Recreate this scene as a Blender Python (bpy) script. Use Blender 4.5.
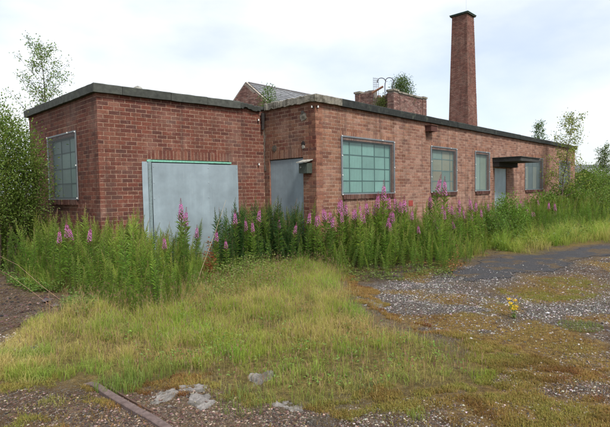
import bpy, math, random
import numpy as np
from mathutils import Matrix, Vector

for o in list(bpy.data.objects):
    bpy.data.objects.remove(o, do_unlink=True)
scene = bpy.context.scene
COL = scene.collection
R = math.radians

# ---------------------------------------------------------------- camera
F = 476.0                                   # focal length in photo pixels (610 wide)
CAMZ = 1.6
CAM_M = Matrix.Rotation(R(90 - 2.7), 3, 'X') @ Matrix.Rotation(R(-0.93), 3, 'Z')
cam_d = bpy.data.cameras.new('camera')
cam = bpy.data.objects.new('camera', cam_d)
COL.objects.link(cam)
cam.matrix_world = Matrix.Translation((0, 0, CAMZ)) @ CAM_M.to_4x4()
cam_d.sensor_width = 36.0
cam_d.lens = F * 36.0 / 610.0
cam_d.clip_start = 0.05
cam_d.clip_end = 3000
scene.camera = cam

# ---------------------------------------------------------------- sky, sun, exposure
SUN_EL, SUN_AZ = R(52), R(150)              # azimuth clockwise from +Y: behind the camera, to its right
w = bpy.data.worlds.new('World')
scene.world = w
w.use_nodes = True
nt = w.node_tree
nt.nodes.clear()
def N(t, ty, **kw):
    n = t.nodes.new(ty)
    for k, v in kw.items():
        setattr(n, k, v)
    return n
out = N(nt, 'ShaderNodeOutputWorld')
bg = N(nt, 'ShaderNodeBackground')
sky = N(nt, 'ShaderNodeTexSky', sky_type='NISHITA')
sky.sun_disc = False
sky.sun_elevation = SUN_EL
sky.sun_rotation = SUN_AZ
sky.air_density = 1.0
sky.dust_density = 2.0
tc = N(nt, 'ShaderNodeTexCoord')
mp = N(nt, 'ShaderNodeMapping')
mp.inputs['Location'].default_value = (0.35, 0.15, 0.4)
mp.inputs['Scale'].default_value = (1.0, 1.0, 2.2)
nz = N(nt, 'ShaderNodeTexNoise')
nz.inputs['Scale'].default_value = 2.1
nz.inputs['Detail'].default_value = 7
nz.inputs['Roughness'].default_value = 0.5
rp = N(nt, 'ShaderNodeValToRGB')
rp.color_ramp.elements[0].position = 0.40
rp.color_ramp.elements[0].color = (0.55, 0.55, 0.55, 1)
rp.color_ramp.elements[1].position = 0.60
rp.color_ramp.elements[1].color = (1, 1, 1, 1)
nz2 = N(nt, 'ShaderNodeTexNoise')
nz2.inputs['Scale'].default_value = 3.4
nz2.inputs['Detail'].default_value = 6
cl = N(nt, 'ShaderNodeMixRGB')              # cloud brightness, thin to bright
cl.inputs[1].default_value = (3.5, 3.95, 4.6, 1)
cl.inputs[2].default_value = (7.0, 7.05, 7.1, 1)
mx = N(nt, 'ShaderNodeMixRGB')
L = nt.links.new
L(tc.outputs['Generated'], mp.inputs['Vector'])
L(mp.outputs[0], nz.inputs['Vector'])
L(mp.outputs[0], nz2.inputs['Vector'])
L(nz.outputs['Fac'], rp.inputs[0])
L(rp.outputs[0], mx.inputs[0])
L(nz2.outputs['Fac'], cl.inputs[0])
L(sky.outputs[0], mx.inputs[1])
L(cl.outputs[0], mx.inputs[2])
L(mx.outputs[0], bg.inputs[0])
bg.inputs[1].default_value = 0.1
L(bg.outputs[0], out.inputs[0])

sun_d = bpy.data.lights.new('sun', 'SUN')
sun = bpy.data.objects.new('sun', sun_d)
COL.objects.link(sun)
sun_d.energy = 2.4
sun_d.angle = R(13)
sun_d.color = (1.0, 0.96, 0.90)
sv = Vector((math.sin(SUN_AZ) * math.cos(SUN_EL), math.cos(SUN_AZ) * math.cos(SUN_EL), math.sin(SUN_EL)))
sun.rotation_euler = sv.to_track_quat('Z', 'Y').to_euler()
sun.location = (6, -8, 20)

vs = scene.view_settings
vs.view_transform = 'Standard'
vs.look = 'None'
vs.gamma = 1.0
vs.use_curve_mapping = False
vs.exposure = 1.05

# ---------------------------------------------------------------- helpers
def ray(px, py):
    d = CAM_M @ Vector(((px - 305) / F, -(py - 213.5) / F, -1))
    return np.array(d)
CAMP = np.array([0, 0, CAMZ])
def on_z(px, py, z=0.0):                    # photo pixel on a level plane
    d = ray(px, py)
    return CAMP + d * ((z - CAMZ) / d[2])
def at_depth(px, py, Y):                    # photo pixel at a distance along +Y
    d = ray(px, py)
    return CAMP + d * (Y / d[1])

def hash2(ix, iy, seed):
    n = (ix.astype(np.int64) * 374761393 + iy.astype(np.int64) * 668265263 + seed * 974634777) & 0x7fffffff
    n = ((n ^ (n >> 13)) * 1274126177) & 0x7fffffff
    n = (n ^ (n >> 16)) & 0xffff
    return n / 65535.0
def vnoise(x, y, seed=0):
    x = np.asarray(x, float); y = np.asarray(y, float)
    ix = np.floor(x); iy = np.floor(y)
    fx = x - ix; fy = y - iy
    fx = fx * fx * (3 - 2 * fx); fy = fy * fy * (3 - 2 * fy)
    a = hash2(ix, iy, seed); b = hash2(ix + 1, iy, seed)
    c = hash2(ix, iy + 1, seed); d = hash2(ix + 1, iy + 1, seed)
    return (a * (1 - fx) + b * fx) * (1 - fy) + (c * (1 - fx) + d * fx) * fy
def fbm(x, y, seed=0, oct=4):
    v = 0; a = 0.5; t = 0
    for i in range(oct):
        v = v + a * vnoise(x * 2 ** i, y * 2 ** i, seed + i * 17); t += a; a *= 0.5
    return v / t

def tag(o, label=None, cat=None, group=None, kind=None):
    if label: o['label'] = label
    if cat: o['category'] = cat
    if group: o['group'] = group
    if kind: o['kind'] = kind
    return o
def empty(name, loc=(0, 0, 0), parent=None):
    o = bpy.data.objects.new(name, None)
    o.empty_display_size = 0.2
    COL.objects.link(o)
    o.location = loc
    if parent: o.parent = parent
    return o
def link(name, me, parent=None, loc=None, rz=0.0):
    o = bpy.data.objects.new(name, me)
    COL.objects.link(o)
    if parent is not None: o.parent = parent
    if loc is not None: o.location = loc
    if rz: o.rotation_euler = (0, 0, rz)
    return o

class MB:
    """collects vertices, faces and one colour per vertex, then makes ONE mesh"""
    def __init__(s):
        s.v = []; s.f3 = []; s.f4 = []; s.c = []; s.n = 0
    def add(s, v, f3=None, f4=None, col=(1, 1, 1)):
        v = np.asarray(v, float).reshape(-1, 3)
        col = np.asarray(col, float)
        if col.ndim == 1:
            col = np.tile(col[None, :3], (len(v), 1))
        s.v.append(v); s.c.append(col[:, :3])
        if f3 is not None and len(f3): s.f3.append(np.asarray(f3, int).reshape(-1, 3) + s.n)
        if f4 is not None and len(f4): s.f4.append(np.asarray(f4, int).reshape(-1, 4) + s.n)
        s.n += len(v)
        return s
    def arrays(s):
        v = np.concatenate(s.v) if s.v else np.zeros((0, 3))
        c = np.concatenate(s.c) if s.c else np.zeros((0, 3))
        f3 = np.concatenate(s.f3) if s.f3 else np.zeros((0, 3), int)
        f4 = np.concatenate(s.f4) if s.f4 else np.zeros((0, 4), int)
        return v, c, f3, f4
    def mesh(s, name, mat, smooth=False):
        v, c, f3, f4 = s.arrays()
        me = bpy.data.meshes.new(name)
        me.vertices.add(len(v))
        me.vertices.foreach_set('co', v.astype(np.float32).ravel())
        nl = len(f3) * 3 + len(f4) * 4
        me.loops.add(nl)
        me.loops.foreach_set('vertex_index', np.concatenate([f3.ravel(), f4.ravel()]).astype(np.int32))
        me.polygons.add(len(f3) + len(f4))
        st = np.concatenate([np.arange(len(f3)) * 3, len(f3) * 3 + np.arange(len(f4)) * 4]).astype(np.int32)
        me.polygons.foreach_set('loop_start', st)
        me.polygons.foreach_set('use_smooth', np.full(len(f3) + len(f4), bool(smooth)))
        me.update(calc_edges=True)
        at = me.color_attributes.new('col', 'FLOAT_COLOR', 'POINT')
        c4 = np.concatenate([c, np.ones((len(c), 1))], 1).astype(np.float32)
        at.data.foreach_set('color', c4.ravel())
        me.materials.append(mat)
        return me
    def obj(s, name, mat, parent=None, smooth=False, loc=None, rz=0.0):
        return link(name, s.mesh(name, mat, smooth), parent, loc, rz)
    def box(s, c, ax, ay, az, col=(1, 1, 1)):
        """box from centre and three half-axis vectors"""
        c = np.asarray(c, float); ax = np.asarray(ax, float); ay = np.asarray(ay, float); az = np.asarray(az, float)
        v = [c + i * ax + j * ay + k * az for k in (-1, 1) for j in (-1, 1) for i in (-1, 1)]
        f = [(0, 2, 3, 1), (4, 5, 7, 6), (0, 1, 5, 4), (2, 6, 7, 3), (0, 4, 6, 2), (1, 3, 7, 5)]
        return s.add(v, None, f, col)
    def tube(s, pts, rad, sides=5, col=(1, 1, 1), cap=True):
        pts = np.asarray(pts, float); n = len(pts)
        rad = np.broadcast_to(np.asarray(rad, float), (n,))
        t = np.gradient(pts, axis=0)
        t /= np.linalg.norm(t, axis=1)[:, None] + 1e-9
        ref = np.array([0.31, 0.22, 0.93]) if abs(t[0, 2]) < 0.9 else np.array([0.9, 0.3, 0.1])
        u = np.cross(t, ref); u /= np.linalg.norm(u, axis=1)[:, None] + 1e-9
        w_ = np.cross(t, u)
        a = np.arange(sides) * 2 * math.pi / sides
        v = pts[:, None] + rad[:, None, None] * (np.cos(a)[None, :, None] * u[:, None] + np.sin(a)[None, :, None] * w_[:, None])
        f = []
        for i in range(n - 1):
            for j in range(sides):
                k = (j + 1) % sides
                f.append((i * sides + j, i * sides + k, (i + 1) * sides + k, (i + 1) * sides + j))
        f3 = []
        if cap:
            for j in range(1, sides - 1):
                f3.append((0, j + 1, j)); b = (n - 1) * sides; f3.append((b, b + j, b + j + 1))
        col = np.asarray(col, float)
        if col.ndim == 2: col = np.repeat(col, sides, axis=0)
        return s.add(v.reshape(-1, 3), f3, f, col)

def leaves(mb, pos, dirs, length, width, cols, rng, fold=0.25, droop=0.0, roll=0.8):
    """many folded lance leaves, vectorised: two long faces on each side of the midrib"""
    n = len(pos)
    d = dirs / (np.linalg.norm(dirs, axis=1)[:, None] + 1e-9)
    up = np.tile(np.array([0, 0, 1.0]), (n, 1)) + rng.normal(0, roll, (n, 3)) * 0.5
    side = np.cross(d, up); side /= np.linalg.norm(side, axis=1)[:, None] + 1e-9
    nr = np.cross(side, d)
    length = np.broadcast_to(length, (n,))[:, None]; width = np.broadcast_to(width, (n,))[:, None]
    mid = pos + d * length * 0.5 + nr * length * 0.04
    tip = pos + d * length - np.array([0, 0, 1.0]) * length * droop
    l = mid - side * width * 0.5 + nr * width * fold
    r = mid + side * width * 0.5 + nr * width * fold
    v = np.stack([pos, r, tip, l], 1).reshape(-1, 3)
    b = (np.arange(n) * 4)[:, None]
    f = np.concatenate([b + np.array([[0, 1, 2]]), b + np.array([[0, 2, 3]])], 0)
    mb.add(v, f, None, np.repeat(cols, 4, axis=0))
def jit(col, n, rng, a=0.18, hue=0.06):
    c = np.tile(np.asarray(col, float)[None], (n, 1))
    return np.clip(c * (1 + rng.normal(0, a, (n, 1))) * (1 + rng.normal(0, hue, (n, 3))), 0.003, 1)

def transformed(arr, loc, rz, sc, tint=1.0, lean=(0, 0)):
    v, c, f3, f4 = arr
    cs, sn = math.cos(rz), math.sin(rz)
    v2 = np.empty_like(v)
    v2[:, 0] = (v[:, 0] * cs - v[:, 1] * sn) * sc + loc[0] + lean[0] * v[:, 2]
    v2[:, 1] = (v[:, 0] * sn + v[:, 1] * cs) * sc + loc[1] + lean[1] * v[:, 2]
    v2[:, 2] = v[:, 2] * sc + loc[2]
    return v2, c * tint, f3, f4
def put(mb, arr, *a, **k):
    v, c, f3, f4 = transformed(arr, *a, **k)
    mb.add(v, f3, f4, c)

# ---------------------------------------------------------------- materials
def mat_base(name, rough=0.8, spec=0.3):
    m = bpy.data.materials.new(name)
    m.use_nodes = True
    t = m.node_tree
    p = t.nodes['Principled BSDF']
    p.inputs['Roughness'].default_value = rough
    p.inputs['Specular IOR Level'].default_value = spec
    return m, t, p
def noise(t, scale, detail=4, rough=0.55, coord=None, dim='3D'):
    n = N(t, 'ShaderNodeTexNoise')
    n.inputs['Scale'].default_value = scale
    n.inputs['Detail'].default_value = detail
    n.inputs['Roughness'].default_value = rough
    if coord is not None: t.links.new(coord, n.inputs['Vector'])
    return n
def ramp(t, src, stops):
    r = N(t, 'ShaderNodeValToRGB')
    e = r.color_ramp.elements
    while len(e) < len(stops): e.new(0.5)
    for i, (p, c) in enumerate(stops):
        e[i].position = p
        e[i].color = (c, c, c, 1) if not hasattr(c, '__len__') else (*c, 1)
    t.links.new(src, r.inputs[0])
    return r
def mix(t, mode, fac, a, b):
    m = N(t, 'ShaderNodeMixRGB', blend_type=mode)
    for i, x in ((0, fac), (1, a), (2, b)):
        if hasattr(x, 'is_linked'): t.links.new(x, m.inputs[i])
        elif i == 0: m.inputs[0].default_value = x
        else: m.inputs[i].default_value = (*x, 1)
    return m
def bump(t, p, src, strength=0.4, dist=0.01):
    b = N(t, 'ShaderNodeBump')
    b.inputs['Strength'].default_value = strength
    b.inputs['Distance'].default_value = dist
    t.links.new(src, b.inputs['Height'])
    t.links.new(b.outputs[0], p.inputs['Normal'])
def pos(t):
    return N(t, 'ShaderNodeNewGeometry').outputs['Position']
def stretched(t, sx, sy, sz):
    m = N(t, 'ShaderNodeMapping')
    m.inputs['Scale'].default_value = (sx, sy, sz)
    t.links.new(pos(t), m.inputs['Vector'])
    return m.outputs[0]

def mat_attr(name, rough=0.85, spec=0.2, var=0.35, vscale=30, bump_s=0.3, bump_scale=150, bump_d=0.003, blotch=None, streak=0.0):
    """colour from the piece's own 'col' value, broken up by grain and blotches"""
    m, t, p = mat_base(name, rough, spec)
    a = N(t, 'ShaderNodeAttribute', attribute_name='col')
    g = pos(t)
    n1 = noise(t, vscale, 5, 0.65, g)
    r1 = ramp(t, n1.outputs['Fac'], [(0.3, 1 - var), (0.7, 1 + var * 0.6)])
    c = mix(t, 'MULTIPLY', 1.0, a.outputs['Color'], r1.outputs[0])
    last = c.outputs[0]
    if blotch:
        for (sc, lo, hi, colr, amt) in blotch:
            nb = noise(t, sc, 5, 0.6, g)
            rb = ramp(t, nb.outputs['Fac'], [(lo, 0.0), (hi, amt)])
            c = mix(t, 'MIX', rb.outputs[0], last, colr)
            last = c.outputs[0]
    if streak:                                # rain and soot runs down the face
        ns_ = noise(t, 1.0, 5, 0.65, stretched(t, 4.5, 4.5, 0.32))
        rs_ = ramp(t, ns_.outputs['Fac'], [(0.50, 0.0), (0.68, streak)])
        c = mix(t, 'MIX', rs_.outputs[0], last, (0.055, 0.036, 0.030))
        last = c.outputs[0]
    t.links.new(last, p.inputs['Base Color'])
    nb = noise(t, bump_scale, 4, 0.6, g)
    bump(t, p, nb.outputs['Fac'], bump_s, bump_d)
    return m

M = {}
M['brick'] = mat_attr('brick', 0.9, 0.15, 0.35, 45, 0.5, 160, 0.004,
                      [(1.3, 0.50, 0.72, (0.33, 0.235, 0.19), 0.34), (9, 0.57, 0.76, (0.34, 0.25, 0.20), 0.32), (1.9, 0.54, 0.74, (0.06, 0.036, 0.03), 0.5), (38, 0.56, 0.7, (0.05, 0.03, 0.026), 0.5)], streak=0.5)
M['mortar'] = mat_attr('mortar', 0.95, 0.1, 0.45, 25, 0.6, 120, 0.005,
                       [(1.6, 0.5, 0.75, (0.16, 0.12, 0.10), 0.5), (30, 0.5, 0.65, (0.15, 0.10, 0.08), 0.6)], streak=0.5)
M['concrete'] = mat_attr('concrete', 0.93, 0.15, 0.45, 14, 0.7, 70, 0.008,
                         [(6, 0.50, 0.66, (0.06, 0.055, 0.04), 0.8), (45, 0.55, 0.66, (0.05, 0.045, 0.04), 0.6), (11, 0.60, 0.72, (0.14, 0.13, 0.05), 0.5)])
M['felt'] = mat_attr('roofing_felt', 0.85, 0.2, 0.4, 9, 0.5, 90, 0.006,
                     [(5, 0.55, 0.75, (0.10, 0.12, 0.085), 0.5), (13, 0.6, 0.75, (0.13, 0.13, 0.115), 0.45)])
M['slate'] = mat_attr('slate', 0.7, 0.3, 0.3, 6, 0.3, 40, 0.01, [(4, 0.55, 0.75, (0.13, 0.13, 0.10), 0.5)])
M['paint'] = mat_attr('old_paint', 0.6, 0.3, 0.3, 25, 0.3, 120, 0.002, [(14, 0.60, 0.7, (0.09, 0.07, 0.05), 0.5)])
M['rust'] = mat_attr('rusty_iron', 0.85, 0.25, 0.45, 40, 0.6, 200, 0.003, [(20, 0.5, 0.7, (0.035, 0.02, 0.016), 0.6)])
M['bark'] = mat_attr('bark', 0.9, 0.15, 0.4, 50, 0.5, 120, 0.004)
M['stone'] = mat_attr('stone', 0.9, 0.2, 0.25, 90, 0.3, 200, 0.002)
M['glass'] = mat_attr('dusty_glass', 0.4, 0.35, 0.12, 2.5, 0.02, 60, 0.001, [(40, 0.55, 0.8, (0.22, 0.24, 0.2), 0.25)])

def make_steel():
    m, t, p = mat_base('galvanised_sheet', 0.5, 0.4)
    a = N(t, 'ShaderNodeAttribute', attribute_name='col')
    v = stretched(t, 3.5, 3.5, 0.35)
    n1 = noise(t, 1.0, 5, 0.6, v)
    n2 = noise(t, 2.6, 6, 0.6, pos(t))
    r1 = ramp(t, n1.outputs['Fac'], [(0.32, 0.90), (0.68, 1.08)])
    r2 = ramp(t, n2.outputs['Fac'], [(0.3, 0.84), (0.7, 1.12)])
    c = mix(t, 'MULTIPLY', 1.0, a.outputs['Color'], r1.outputs[0])
    c = mix(t, 'MULTIPLY', 1.0, c.outputs[0], r2.outputs[0])
    n3 = noise(t, 1.0, 6, 0.7, stretched(t, 30, 30, 1.2))
    r3 = ramp(t, n3.outputs['Fac'], [(0.62, 0), (0.78, 0.35)])
    c = mix(t, 'MIX', r3.outputs[0], c.outputs[0], (0.62, 0.66, 0.66))
    n4 = noise(t, 5.0, 6, 0.7, pos(t))
    r4 = ramp(t, n4.outputs['Fac'], [(0.64, 0), (0.78, 0.45)])
    c = mix(t, 'MIX', r4.outputs[0], c.outputs[0], (0.17, 0.17, 0.155))
    n5 = noise(t, 26.0, 6, 0.75, pos(t))
    r5 = ramp(t, n5.outputs['Fac'], [(0.66, 0), (0.74, 0.7)])
    c = mix(t, 'MIX', r5.outputs[0], c.outputs[0], (0.15, 0.085, 0.05))
    n6 = noise(t, 1.0, 6, 0.7, stretched(t, 14, 14, 0.8))
    r6 = ramp(t, n6.outputs['Fac'], [(0.60, 0), (0.74, 0.45)])
    c = mix(t, 'MIX', r6.outputs[0], c.outputs[0], (0.13, 0.13, 0.12))
    t.links.new(c.outputs[0], p.inputs['Base Color'])
    p.inputs['Metallic'].default_value = 0.15
    bump(t, p, noise(t, 2.2, 3, 0.5, pos(t)).outputs['Fac'], 0.5, 0.02)
    return m
M['steel'] = make_steel()

def make_foliage(name, trans=0.35, rough=0.5):
    m, t, p = mat_base(name, rough, 0.25)
    a = N(t, 'ShaderNodeAttribute', attribute_name='col')
    t.links.new(a.outputs['Color'], p.inputs['Base Color'])
    tr = N(t, 'ShaderNodeBsdfTranslucent')
    b = mix(t, 'MULTIPLY', 1.0, a.outputs['Color'], (1.25, 1.3, 0.8))
    t.links.new(b.outputs[0], tr.inputs['Color'])
    ms = N(t, 'ShaderNodeMixShader')
    ms.inputs[0].default_value = trans
    t.links.new(p.outputs[0], ms.inputs[1]); t.links.new(tr.outputs[0], ms.inputs[2])
    t.links.new(ms.outputs[0], t.nodes['Material Output'].inputs['Surface'])
    return m
M['leaf'] = make_foliage('foliage', 0.42)
M['petal'] = make_foliage('petal', 0.4, 0.6)

def make_ground():
    m, t, p = mat_base('ground', 0.95, 0.12)
    g = pos(t)
    a = N(t, 'ShaderNodeAttribute', attribute_name='mask')
    sep = N(t, 'ShaderNodeSeparateColor')
    t.links.new(a.outputs['Color'], sep.inputs[0])
    nA = noise(t, 5, 6, 0.65, g)
    dirt = ramp(t, nA.outputs['Fac'], [(0.3, (0.030, 0.017, 0.010)), (0.5, (0.080, 0.050, 0.030)), (0.72, (0.17, 0.12, 0.080))])
    # fine chippings
    vo = N(t, 'ShaderNodeTexVoronoi'); vo.inputs['Scale'].default_value = 75
    t.links.new(g, vo.inputs['Vector'])
    sepc = N(t, 'ShaderNodeSeparateColor'); t.links.new(vo.outputs['Color'], sepc.inputs[0])
    peb = ramp(t, sepc.outputs[0], [(0.0, (0.05, 0.042, 0.036)), (0.5, (0.16, 0.145, 0.13)), (0.85, (0.25, 0.235, 0.22)), (1.0, (0.40, 0.385, 0.37))])
    edge = ramp(t, vo.outputs['Distance'], [(0.25, 1.0), (0.55, 0.35)])
    pebc = mix(t, 'MULTIPLY', 1.0, peb.outputs[0], edge.outputs[0])
    sel = ramp(t, sepc.outputs[1], [(0.60, 0.0), (0.68, 0.8)])
    c = mix(t, 'MIX', sel.outputs[0], dirt.outputs[0], pebc.outputs[0])
    # pale gravel
    c = mix(t, 'MIX', sep.outputs[2], c.outputs[0], pebc.outputs[0])
    # moss
    nM = noise(t, 22, 5, 0.7, g)
    moss = ramp(t, nM.outputs['Fac'], [(0.3, (0.045, 0.030, 0.016)), (0.45, (0.11, 0.068, 0.024)), (0.58, (0.19, 0.125, 0.036)), (0.72, (0.23, 0.19, 0.065))])
    c = mix(t, 'MIX', sep.outputs[1], c.outputs[0], moss.outputs[0])
    # thatch below grass
    nT = noise(t, 14, 5, 0.7, g)
    th = ramp(t, nT.outputs['Fac'], [(0.3, (0.035, 0.030, 0.010)), (0.55, (0.13, 0.105, 0.032)), (0.75, (0.25, 0.18, 0.07))])
    gate_ = mix(t, 'MULTIPLY', 1.0, sep.outputs[0], ramp(t, sepc.outputs[2], [(0.15, 0.55), (0.35, 1.0)]).outputs[0])
    c = mix(t, 'MIX', gate_.outputs[0], c.outputs[0], th.outputs[0])
    # worn tarmac
    nK = noise(t, 160, 3, 0.6, g)
    tar = ramp(t, nK.outputs['Fac'], [(0.3, (0.030, 0.030, 0.034)), (0.56, (0.058, 0.057, 0.060)), (0.72, (0.19, 0.18, 0.175))])
    c = mix(t, 'MIX', a.outputs['Alpha'], c.outputs[0], tar.outputs[0])
    nF = noise(t, 140, 4, 0.75, g)
    c = mix(t, 'MULTIPLY', 1.0, c.outputs[0], ramp(t, nF.outputs['Fac'], [(0.3, 0.5), (0.7, 1.45)]).outputs[0])
    t.links.new(c.outputs[0], p.inputs['Base Color'])
    hb = mix(t, 'ADD', 1.0, edge.outputs[0], nM.outputs['Fac'])
    hb = mix(t, 'ADD', 1.0, hb.outputs[0], nF.outputs['Fac'])
    bump(t, p, hb.outputs[0], 0.8, 0.012)
    return m
M['ground'] = make_ground()

# ---------------------------------------------------------------- ground zones (photo outlines laid on the level ground)
def gpoly(pts):
    return np.array([on_z(x, y, 0.0)[:2] for x, y in pts])
def sdist(poly, x, y):
    """signed distance to an outline, positive inside"""
    x = np.asarray(x, float); y = np.asarray(y, float)
    ins = np.zeros(x.shape, bool); dm = np.full(x.shape, 1e9)
    n = len(poly)
    for i in range(n):
        ax, ay = poly[i]; bx, by = poly[(i + 1) % n]
        cond = ((ay > y) != (by > y)) & (x < (bx - ax) * (y - ay) / ((by - ay) if by != ay else 1e-9) + ax)
        ins ^= cond
        ex, ey = bx - ax, by - ay
        tt = np.clip(((x - ax) * ex + (y - ay) * ey) / (ex * ex + ey * ey + 1e-12), 0, 1)
        dm = np.minimum(dm, np.hypot(x - ax - tt * ex, y - ay - tt * ey))
    return np.where(ins, dm, -dm)
def soft(poly, x, y, wgt=0.25, ns=0.5, sc=1.6, seed=3):
    d = sdist(poly, x, y) + (fbm(np.asarray(x) * sc, np.asarray(y) * sc, seed, 4) - 0.5) * 2 * ns
    return np.clip(d / wgt * 0.5 + 0.5, 0, 1)

Z_GRASS = gpoly([(28, 352), (45, 322), (110, 300), (205, 290), (262, 268), (335, 262), (342, 285), (352, 305), (395, 332), (450, 345), (492, 372), (470, 388), (392, 392), (345, 404), (262, 400), (215, 388), (205, 377), (100, 384), (40, 376)])
Z_GRASS2 = gpoly([(455, 262), (490, 251), (535, 254), (560, 246), (611, 242), (680, 238), (700, 224), (560, 222), (470, 236)])
Z_GRASS3 = gpoly([(150, 300), (260, 270), (330, 262), (350, 280), (340, 250), (250, 246), (60, 262), (20, 290)])
Z_GRAV1 = gpoly([(362, 300), (370, 285), (405, 275), (480, 268), (500, 280), (470, 292), (560, 300), (620, 285), (630, 318), (520, 318), (440, 330), (395, 316)])
Z_GRAV2 = gpoly([(145, 388), (205, 384), (225, 398), (300, 400), (330, 410), (320, 425), (200, 432), (120, 432), (170, 408)])
Z_GRAV3 = gpoly([(-20, 345), (30, 340), (20, 360), (-20, 365)])
Z_TAR = gpoly([(440, 273), (462, 266), (490, 256), (545, 252), (585, 246), (640, 243), (700, 240), (700, 248), (625, 253), (590, 258), (560, 272), (520, 276), (480, 284), (455, 282)])
Z_MOSS = gpoly([(500, 290), (540, 279), (580, 276), (606, 285), (590, 296), (540, 300)])
Z_DIRT = gpoly([(-40, 285), (30, 285), (75, 297), (60, 318), (20, 335), (-40, 342)])

def hgt(x, y):
    x = np.asarray(x, float); y = np.asarray(y, float)
    near = np.clip((40 - np.hypot(x, y)) / 20, 0, 1)
    h = (fbm(x * 0.7, y * 0.7, 11, 3) - 0.5) * 0.10 * near
    h = h + (fbm(x * 4, y * 4, 23, 3) - 0.5) * 0.035 * near
    return h
def h1(x, y): return float(hgt(np.array([x]), np.array([y]))[0])
def masks(x, y):
    g = np.maximum(np.maximum(soft(Z_GRASS, x, y, 0.3, 0.16), soft(Z_GRASS2, x, y, 0.5, 0.4)), soft(Z_GRASS3, x, y, 0.4, 0.3))
    far = np.clip((np.hypot(x, y) - 26) / 8, 0, 1)
    g = np.maximum(g, far)
    gr = np.maximum(np.maximum(soft(Z_GRAV1, x, y, 0.6, 0.5, 1.9), soft(Z_GRAV2, x, y, 0.3, 0.25, 3)), soft(Z_GRAV3, x, y, 0.3, 0.2, 3)) * 0.9
    tar = soft(Z_TAR, x, y, 0.25, 0.22, 2.5) * (1 - far)
    right = np.clip((x - 0.3 - 0.05 * y) / 1.0, 0, 1)
    mo = np.clip((fbm(x * 1.5, y * 1.9, 31, 5) - 0.47) / 0.14, 0, 1) * (0.4 + 0.55 * right)
    mo = np.maximum(mo, soft(Z_MOSS, x, y, 0.4, 0.2) * 0.95)
    mo = mo * (1 - 0.75 * np.clip(tar, 0, 1))
    return g, mo, gr, tar

def axis(lo, hi, step, far):
    a = list(np.arange(lo, hi + 1e-6, step))
    s, v, r_ = step, hi, []
    while v < far:
        s *= 1.22; v += s; r_.append(v)
    s, v, l_ = step, lo, []
    while v > -far:
        s *= 1.22; v -= s; l_.append(v)
    return np.array(l_[::-1] + a + r_)
gx = axis(-8, 14, 0.06, 900); gy = axis(2.6, 17, 0.06, 900)
GX, GY = np.meshgrid(gx, gy)
GZ = hgt(GX, GY)
nx, ny = len(gx), len(gy)
idx = np.arange(nx * ny).reshape(ny, nx)
gq = np.stack([idx[:-1, :-1], idx[:-1, 1:], idx[1:, 1:], idx[1:, :-1]], -1).reshape(-1, 4)
gb = MB().add(np.stack([GX, GY, GZ], -1).reshape(-1, 3), None, gq)
gme = gb.mesh('ground', M['ground'], True)
gm, mo, gr, tar = masks(GX.ravel(), GY.ravel())
at = gme.color_attributes.new('mask', 'FLOAT_COLOR', 'POINT')
at.data.foreach_set('color', np.stack([gm, mo, gr, tar * 0.7], -1).astype(np.float32).ravel())
tag(link('ground', gme), kind='structure')
# the worn tarmac: a thin ragged sheet lying on the ground
keep = (tar.reshape(ny, nx) > 0.72)
kq = keep[:-1, :-1] & keep[1:, 1:] & keep[:-1, 1:] & keep[1:, :-1]
q = gq[kq.ravel()]
u_, inv = np.unique(q.ravel(), return_inverse=True)
tv = np.stack([GX, GY, GZ + 0.006], -1).reshape(-1, 3)[u_]
tb = MB().add(tv, None, inv.reshape(-1, 4))
tme = tb.mesh('tarmac', M['ground'], True)
at = tme.color_attributes.new('mask', 'FLOAT_COLOR', 'POINT')
gm2, mo2, gr2, _ = masks(tv[:, 0], tv[:, 1])
mtar = np.clip((fbm(tv[:, 0] * 3, tv[:, 1] * 3, 77, 5) - 0.50) / 0.1, 0, 1)
at.data.foreach_set('color', np.stack([gm2 * 0, mtar * 0.5, gr2 * 0.2, 1 - mtar * 0.6], -1).astype(np.float32).ravel())
tag(link('tarmac', tme), kind='structure')

# ---------------------------------------------------------------- the brick building
ZR = CAMZ + 2.12                              # top of the roof edge
FW = 0.175                                    # depth of the roof edge
EDGE = [on_z(23.9, 111, ZR)[:2], on_z(93, 82.2, ZR)[:2], on_z(262.5, 104, ZR)[:2], on_z(315.2, 92.9, ZR)[:2], on_z(577.3, 146.3, ZR)[:2]]
dB = EDGE[4] - EDGE[3]; dB /= np.linalg.norm(dB)
nBk = np.array([-dB[1], dB[0]])               # towards the back of the long range
depth_ = 6.0
E2 = EDGE[4] + nBk * depth_
kk = np.linalg.solve(np.array([dB, nBk]).T, EDGE[0] - EDGE[3])
E2 = EDGE[4] + nBk * float(kk[1])
OUTL = [EDGE[0], EDGE[1], EDGE[2], EDGE[3], EDGE[4], E2]
def inset(poly, d):
    n = len(poly); res = []
    for i in range(n):
        p0, p1, p2 = poly[i - 1], poly[i], poly[(i + 1) % n]
        a = (p1 - p0) / np.linalg.norm(p1 - p0); b = (p2 - p1) / np.linalg.norm(p2 - p1)
        na = np.array([-a[1], a[0]]); nb = np.array([-b[1], b[0]])
        A = np.array([na, nb]); rhs = np.array([na @ (p1 + na * d), nb @ (p1 + nb * d)])
        res.append(np.linalg.solve(A, rhs) if abs(np.linalg.det(A)) > 1e-6 else p1 + na * d)
    return res
WALLP = inset(OUTL, 0.085)
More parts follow.
